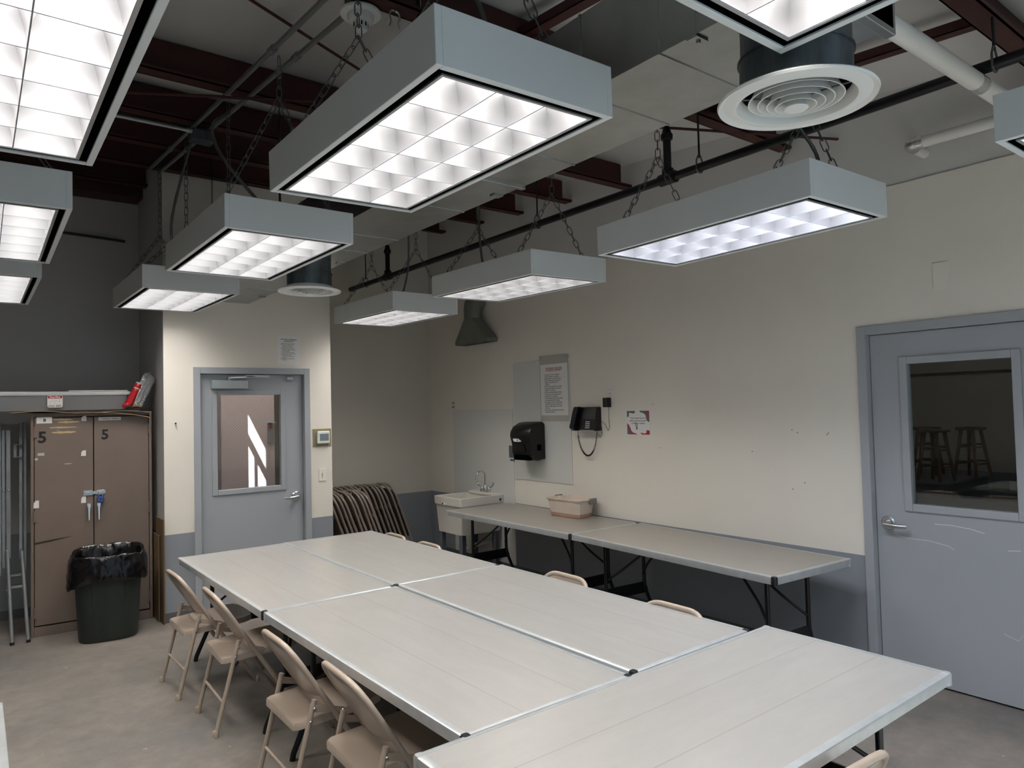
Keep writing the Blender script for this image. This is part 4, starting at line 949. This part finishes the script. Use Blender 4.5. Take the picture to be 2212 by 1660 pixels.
# towel dispenser
r = onwall('towel_dispenser', 'black paper towel dispenser on the white wall panel', 'dispenser', 5.50, 1.205)
b = B(); dw = .155
side = [(-.008, .0), (-.008, .35), (-.03, .372), (-.1, .365), (-.17, .33), (-.205, .28), (-.212, .235), (-.198, .185), (-.185, .13), (-.19, .08), (-.175, .03), (-.15, .0), (-.09, -.012), (-.035, -.0)]
b.loft([[(-dw, y * .97, .175 + (z - .175) * .96) for y, z in side], [(-dw + .02, y, z) for y, z in side], [(dw - .02, y, z) for y, z in side], [(dw, y * .97, .175 + (z - .175) * .96) for y, z in side]])
b.build('cover', M['black'], r, smooth=40)
B().bx(-.12, .12, -.188, -.12, -.004, .04).build('paper_slot', M['gap'], r)
b = B(); b.loft([[(a - .035 * 0 - .02, -.2 + y_, z) for a, z in ((-.075, .208), (.0, .208), (.035, .19), (.035, .178), (-.055, .178), (-.07, .19))] for y_ in (-.016, .02)]); b.build('badge', M['paper'], r)
B().bx(-.032, -.018, -.2175, -.2155, .188, .2).build('badge_mark', M['ink'], r)
b = B(); b.tube(arc((.02, -.19, .10), .05, -.4, 1.6, 8), .003, 5); b.bx(dw - .001, dw + .002, -.11, -.06, .09, .15); b.build('latch', M['gap'], r)  # the side box is a dark slot drawn as a black block
o = tag(B().bx(XW - .012, XW - .006, 5.76, 5.935, 1.2, 1.325).build('dark_plate', M['greyleg']), 'small dark grey plate partly hidden behind the black dispenser', 'plate')
r = onwall('sign_lettering', 'tiny dark lettering under the grey plate left of the dispenser', 'lettering', 5.92, 1.165)
B().text('SIGNS', .026, T(0, -.0075, 0), .0005, .0012).build('letters', M['ink'], r)
# phone
r = onwall('desk_phone', 'black office phone mounted on the cream wall with hanging coiled cord', 'phone', 4.70, 1.495)
M4 = Matrix.Rotation(math.radians(8), 4, 'X')
b = B(); b.prism([(0, 0), (-.085, 0), (-.05, .215), (0, .215)], -.128, .145, 'x'); 
ph = b.build('phone_base', M['black'], r, bevel=.006)
def pf(z): return -.085 + .035 * z / .215            # front face
B().loft([[(x, pf(z) - .003, z) for x, z in ((-.055, .105), (.135, .105), (.135, .205), (-.055, .205))], [(x, pf(z) + .004, z) for x, z in ((-.055, .105), (.135, .105), (.135, .205), (-.055, .205))]]).build('screen', M['screen'], r)
b = B()
for i in range(4):
    for j in range(3): z = .083 - i * .018; x = .02 + j * .02; b.bx(x - .006, x + .006, pf(z) - .004, pf(z) + .004, z - .005, z + .005)
b.build('keypad', M['key'], r)
b = B(); b.bx(-.055, .125, pf(.005) - .003, pf(.005) + .004, .0, .008); b.build('silver_trim', M['steel'], r)
b = B(); hp = [(-.115, -.075, .0), (-.118, -.11, .03), (-.112, -.105, .1), (-.1, -.095, .17), (-.085, -.075, .22)]
b.loft([[(x + a * .026, y + c * (.03 if k in (0, 1, 4) else .016), z) for a, c in ((-1, -1), (1, -1), (1, 1), (-1, 1))] for k, (x, y, z) in enumerate(hp)]); b.build('handset', M['black'], r, bevel=.008, smooth=50)
b = B(); pts = []
P0, P1, P2, P3 = Vector((-.11, -.06, -.005)), Vector((-.10, -.05, -.27)), Vector((.09, -.04, -.34)), Vector((.115, -.03, .02))
Nn = 360
for i in range(Nn + 1):
    t = i / Nn; c = P0 * (1 - t) ** 3 + P1 * 3 * t * (1 - t) ** 2 + P2 * 3 * t * t * (1 - t) + P3 * t ** 3
    tg = ((P1 - P0) * (1 - t) ** 2 + (P2 - P1) * 2 * t * (1 - t) + (P3 - P2) * t * t).normalized(); u = Vector((0, 1, 0)); v = tg.cross(u)
    rr2 = .0066 if .05 < t < .97 else .001; pts.append(c + (u * math.cos(i * 1.05) + v * math.sin(i * 1.05)) * rr2)
b.tube(pts, .0026, 4); b.build('coiled_cord', M['black'], r)
B().tube([(.145, -.03, .06), (.17, -.02, .08), (.2, -.012, .06), (.235, -.01, .0), (.25, -.01, .03), (.25, -.015, .12), (.262, -.025, .215)], .0022, 6).build('power_cord', M['black'], r)
B().tube([(.145, -.03, .05), (.165, -.02, .03), (.16, -.015, -.03), (.14, -.015, -.055), (.11, -.02, -.03)], .0022, 6).build('line_cord', M['black'], r)
# outlet + adapter
r = onwall('wall_outlet', 'white wall outlet holding the black adapter right of the phone', 'outlet', 4.432, 1.742)
B().bx(-.036, .036, -.006, 0, 0, .117).build('cover_plate', M['ivory'], r, bevel=.003); B().bx(-.016, .016, -.009, -.006, .066, .098).build('socket', M['paper'], r, bevel=.003)
b = B(); b.bx(-.008, -.005, -.0095, -.009, .078, .09); b.bx(.005, .008, -.0095, -.009, .078, .09); b.build('slots', M['ink'], r)
r = onwall('power_adapter', 'black plug adapter in the outlet right of the phone', 'adapter', 4.45, 1.705); B().bx(-.026, .03, -.062, -.0095, 0, .085).build('adapter_body', M['black'], r, bevel=.005)
# art quote card
r = onwall('quote_card', 'square printed card with coloured wavy corners right of the phone', 'card', 4.115, 1.463)
B().bx(-.136, .136, -.003, -.0005, 0, .215).build('card_sheet', M['paper'], r)
def blob(pts, m, nm): B().prism(pts, -.0036, -.003, 'y').build(nm, m, r)
blob([(-.126, .205), (-.126, .155), (-.118, .15), (-.108, .158), (-.103, .172), (-.105, .185), (-.09, .19), (-.07, .185), (-.05, .182), (-.035, .19), (-.03, .205)], M['greygreen'], 'corner_shape')
blob([(.015, .205), (.03, .192), (.055, .188), (.08, .175), (.092, .15), (.097, .125), (.115, .112), (.126, .11), (.126, .205)], M['greygreen'], 'corner_shape')
B().prism([(.07, .205), (.095, .196), (.107, .175), (.113, .15), (.126, .13), (.126, .205)], -.004, -.0036, 'y').build('corner_accent', M['magenta'], r)
blob([(-.126, .1), (-.105, .085), (-.09, .06), (-.08, .035), (-.06, .02), (-.03, .013), (-.008, .004), (-.126, .004)], M['magenta'], 'corner_shape')
B().prism([(-.126, .082), (-.11, .06), (-.1, .03), (-.08, .004), (-.126, .004)], -.004, -.0036, 'y').build('corner_accent', M['green'], r)
blob([(.02, .02), (.05, .015), (.075, .012), (.09, .02), (.092, .04), (.105, .042), (.126, .038), (.126, .004), (.04, .004)], M['redink'], 'corner_shape')
b = B()
for i, t in enumerate(('"Your art doesn\'t have to be', 'perfect, it just has to be yours"', 'w/ the Zone - Facebook')): b.text(t, .017, T(.0, -.0034, .138 - i * .022), .00008, .0003, 'CENTER', .9)
b.build('quote_text', M['ink'], r)
b = B()
for a, c in ((-.02, .012), (-.008, -.004), (.002, .004)): b.tube([(-.012 + a * .3, -.0036, .045), (-.01 + a * 1.2, -.0036, .1 + c)], .0016, 4)
b.build('brush_drawing', M['ink'], r)
# small wall items
def outlet_plate(y, z, lab, h=.117, m='ivory'):
    r = onwall('blank_plate' if 'blank' in lab else 'wall_outlet', lab, 'wall plate' if 'blank' in lab else 'outlet', y, z)
    B().bx(-.036 if h < .13 else -.042, .036 if h < .13 else .042, -.005, 0, 0, h).build('cover_plate', M[m], r, bevel=.003); return r
r = outlet_plate(7.01, 1.713, 'ivory wall outlet above the left edge of the sink panel')
b = B()
for dx in (-.014, .014):
    for dz_ in (.035, .08): b.prism(rrect(dx - .009, dx + .009, dz_ - .014, dz_ + .014, .005, 3), -.0065, -.005, 'y')
b.build('sockets', M['greyclip'], r)
outlet_plate(1.72, 2.355, 'cream blank plate high on the wall above right door', .155)
b = B()
for y, z in ((2.70, 1.52), (2.66, 1.50), (2.45, 1.49), (2.44, 1.50), (3.02, 1.36), (3.95, 1.72), (3.88, 1.36), (2.62, 1.16), (2.71, 1.11)): b.bx(XW - .0012, XW, y - .0035, y + .0035, z - .003, z + .0035)
o = b.build('nail_hole', M['base']); 
o['kind'] = 'structure'
# ------------------------------------------------------------------ things on the far door wall
def onfar(name, lab, cat, x, z, group=None): return thing(name, lab, cat, (x, YD, z), (0, 0, 0), group)
r = onfar('notice_sheet', 'white printed notice taped above the far door', 'notice', 2.337, 2.173); r.rotation_euler = (0, .02, 0)
pg = B().bx(-.107, .107, -.002, -.0005, 0, .272).build('sheet', M['paper'], r)
b = B()
for i, t in enumerate(('POLYCOM CONFERENCE', 'PHONE SET UP')): b.text(t, .0145, T(0, -.0024, .232 - .018 * i), .00008, .0004, 'CENTER', .9)
for i, t in enumerate(('1) Plug machine to the phone outlet', '2) Wait until the Polycom phone', '     initializes. It will say your IP', '     finding. It takes a minute or so.', '3) You will don\'t need that number,', '     dialing should prompt you to enter', '     your phone number.', '4) You will then dial the conference', '     call and number and hit the dial key.', '5) Dial "Redo" when ready', '     to have the phone redial the last', '     conference.', '6) End the call by pressing the "End', '     Call" button.')):
    b.text(t, .0098, T(-.075, -.0024, .197 - i * .0118), .00005, .0002, 'LEFT', .92)
b.build('notice_text', M['ink'], pg)
r = onfar('thermostat', 'white thermostat with grey display on an olive plate right of far door', 'thermostat', 2.652, 1.398)
B().bx(-.09, .09, -.008, 0, 0, .168).build('mounting_plate', M['olive'], r, bevel=.002)
tb = B().bx(-.058, .066, -.036, -.008, .027, .145).build('thermostat_body', M['whitemetal'], r, bevel=.008); B().bx(-.034, .054, -.0375, -.036, .054, .12).build('display', M['lcd'], tb)
r = onfar('light_switch', 'ivory light switch right of the far door', 'switch', 2.65, 1.068)
sw = B().bx(-.036, .036, -.005, 0, 0, .117).build('cover_plate', M['ivory'], r, bevel=.003); B().bx(-.005, .005, -.014, -.005, .05, .07).build('toggle', M['ivory'], sw, bevel=.002)
b = B()
for z in (.03, .088): b.lathe([(0, .002), (.003, .001), (.003, 0)], (0, -.005, z), 8, Matrix.Rotation(PI / 2, 3, 'X'))
b.bx(-.007, .007, -.0055, -.005, .046, .074); b.build('screws', M['greyclip'], sw)
b = B(); b.cyl((1.36, YD - .02, 1.66), (1.36, YD, 1.66), .006, n=8); o = tag(b.build('wall_hook', M['ink']), 'tiny dark hook on the cream wall left of far door', 'hook')

# ------------------------------------------------------------------ clear bin on the side table
r = thing('plastic_bin', 'cloudy clear plastic bin with pink residue on the right wall table', 'bin', (4.315, 4.785, .7335), .03)
def bin_ring(ax, ay, z): return [(a, c, z) for a, c in [(-ax, -ay + .03), (-ax + .02, -ay), (ax * .2, -ay), (ax * .3, -ay + .022), (ax - .03, -ay + .022), (ax, -ay + .05), (ax, ay - .05), (ax - .03, ay - .022), (ax * .3, ay - .022), (ax * .2, ay), (-ax + .02, ay), (-ax, ay - .03)]]
b = B(); b.loft([bin_ring(.105, .185, 0), bin_ring(.108, .19, .03)], True, False); b.face(b.verts(bin_ring(.105, .185, .001))); b.build('residue_band', M['clay'], r, smooth=40, label='pink clay stained base')
b = B(); b.loft([bin_ring(.108, .19, .03), bin_ring(.125, .212, .145), bin_ring(.134, .222, .148), bin_ring(.136, .224, .158), bin_ring(.126, .213, .16), bin_ring(.121, .207, .15), bin_ring(.103, .183, .03), bin_ring(.1, .18, .006)], True, False); b.face(b.verts(bin_ring(.1, .18, .006)))
b.build('bin_body', M['clearbin'], r, smooth=40)
for s in (-1, 1): b = B(); yy = s * .216; b.bx(-.0, .085, min(yy, yy + s * .012) - .004, max(yy, yy + s * .012) + .004, .115, .166); b.build('latch', M['greyclip'], r, bevel=.004)

# ------------------------------------------------------------------ light: sun and sky through the glazing behind the camera, lamps above
sun = bpy.data.lights.new('sun', 'SUN'); sun.energy = 36; sun.angle = .009; sun.color = (.93, .97, 1)
so = bpy.data.objects.new('sun', sun); COL.objects.link(so)
so.rotation_euler = Vector((1, .7, -2.1)).to_track_quat('-Z', 'Y').to_euler()
wd = bpy.data.worlds.new('sky'); SC.world = wd; wd.use_nodes = True
bg = wd.node_tree.nodes['Background']; bg.inputs[0].default_value = (.60, .80, 1, 1); bg.inputs[1].default_value = .6
po = bpy.data.lights.new('window_portal', 'AREA'); po.shape = 'RECTANGLE'; po.size = WX1 - WX0; po.size_y = WZ
po.cycles.is_portal = True
pob = bpy.data.objects.new('window_portal', po); COL.objects.link(pob); pob.location = ((WX0 + WX1) / 2, YN - .1, WZ / 2); pob.rotation_euler = (PI / 2, 0, 0)

sl = bpy.data.lights.new('storeroom_fill', 'POINT'); sl.energy = 5; sl.shadow_soft_size = .3  # added fill that brightens the stools behind the right door
slo = bpy.data.objects.new('storeroom_fill', sl); COL.objects.link(slo); slo.location = (7.6, 2.2, 2.8)

# ------------------------------------------------------------------ camera
cam = bpy.data.cameras.new('camera'); co = bpy.data.objects.new('camera', cam); COL.objects.link(co); SC.camera = co
yaw, pit, rol = .65348, .034293, -.024896
fwd = Vector((math.sin(yaw) * math.cos(pit), math.cos(yaw) * math.cos(pit), math.sin(pit)))
rt = Vector((math.cos(yaw), -math.sin(yaw), 0)); up = rt.cross(fwd)
R_ = math.cos(rol) * rt + math.sin(rol) * up; U_ = -math.sin(rol) * rt + math.cos(rol) * up
co.matrix_world = Matrix(((R_.x, U_.x, -fwd.x, 0), (R_.y, U_.y, -fwd.y, 0), (R_.z, U_.z, -fwd.z, 1.7176), (0, 0, 0, 1)))
cam.sensor_width = 36; cam.lens = 1521.1 / 2212 * 36; cam.clip_start = .02

SC.view_settings.view_transform = 'Standard'; SC.view_settings.look = 'None'; SC.view_settings.gamma = 1; SC.view_settings.use_curve_mapping = False
SC.view_settings.exposure = .36
cy_ = SC.cycles; cy_.use_denoising = True; cy_.max_bounces = 7; cy_.diffuse_bounces = 4; cy_.glossy_bounces = 3; cy_.transparent_max_bounces = 8; cy_.caustics_reflective = True; cy_.caustics_refractive = False
cy_.sample_clamp_indirect = 6
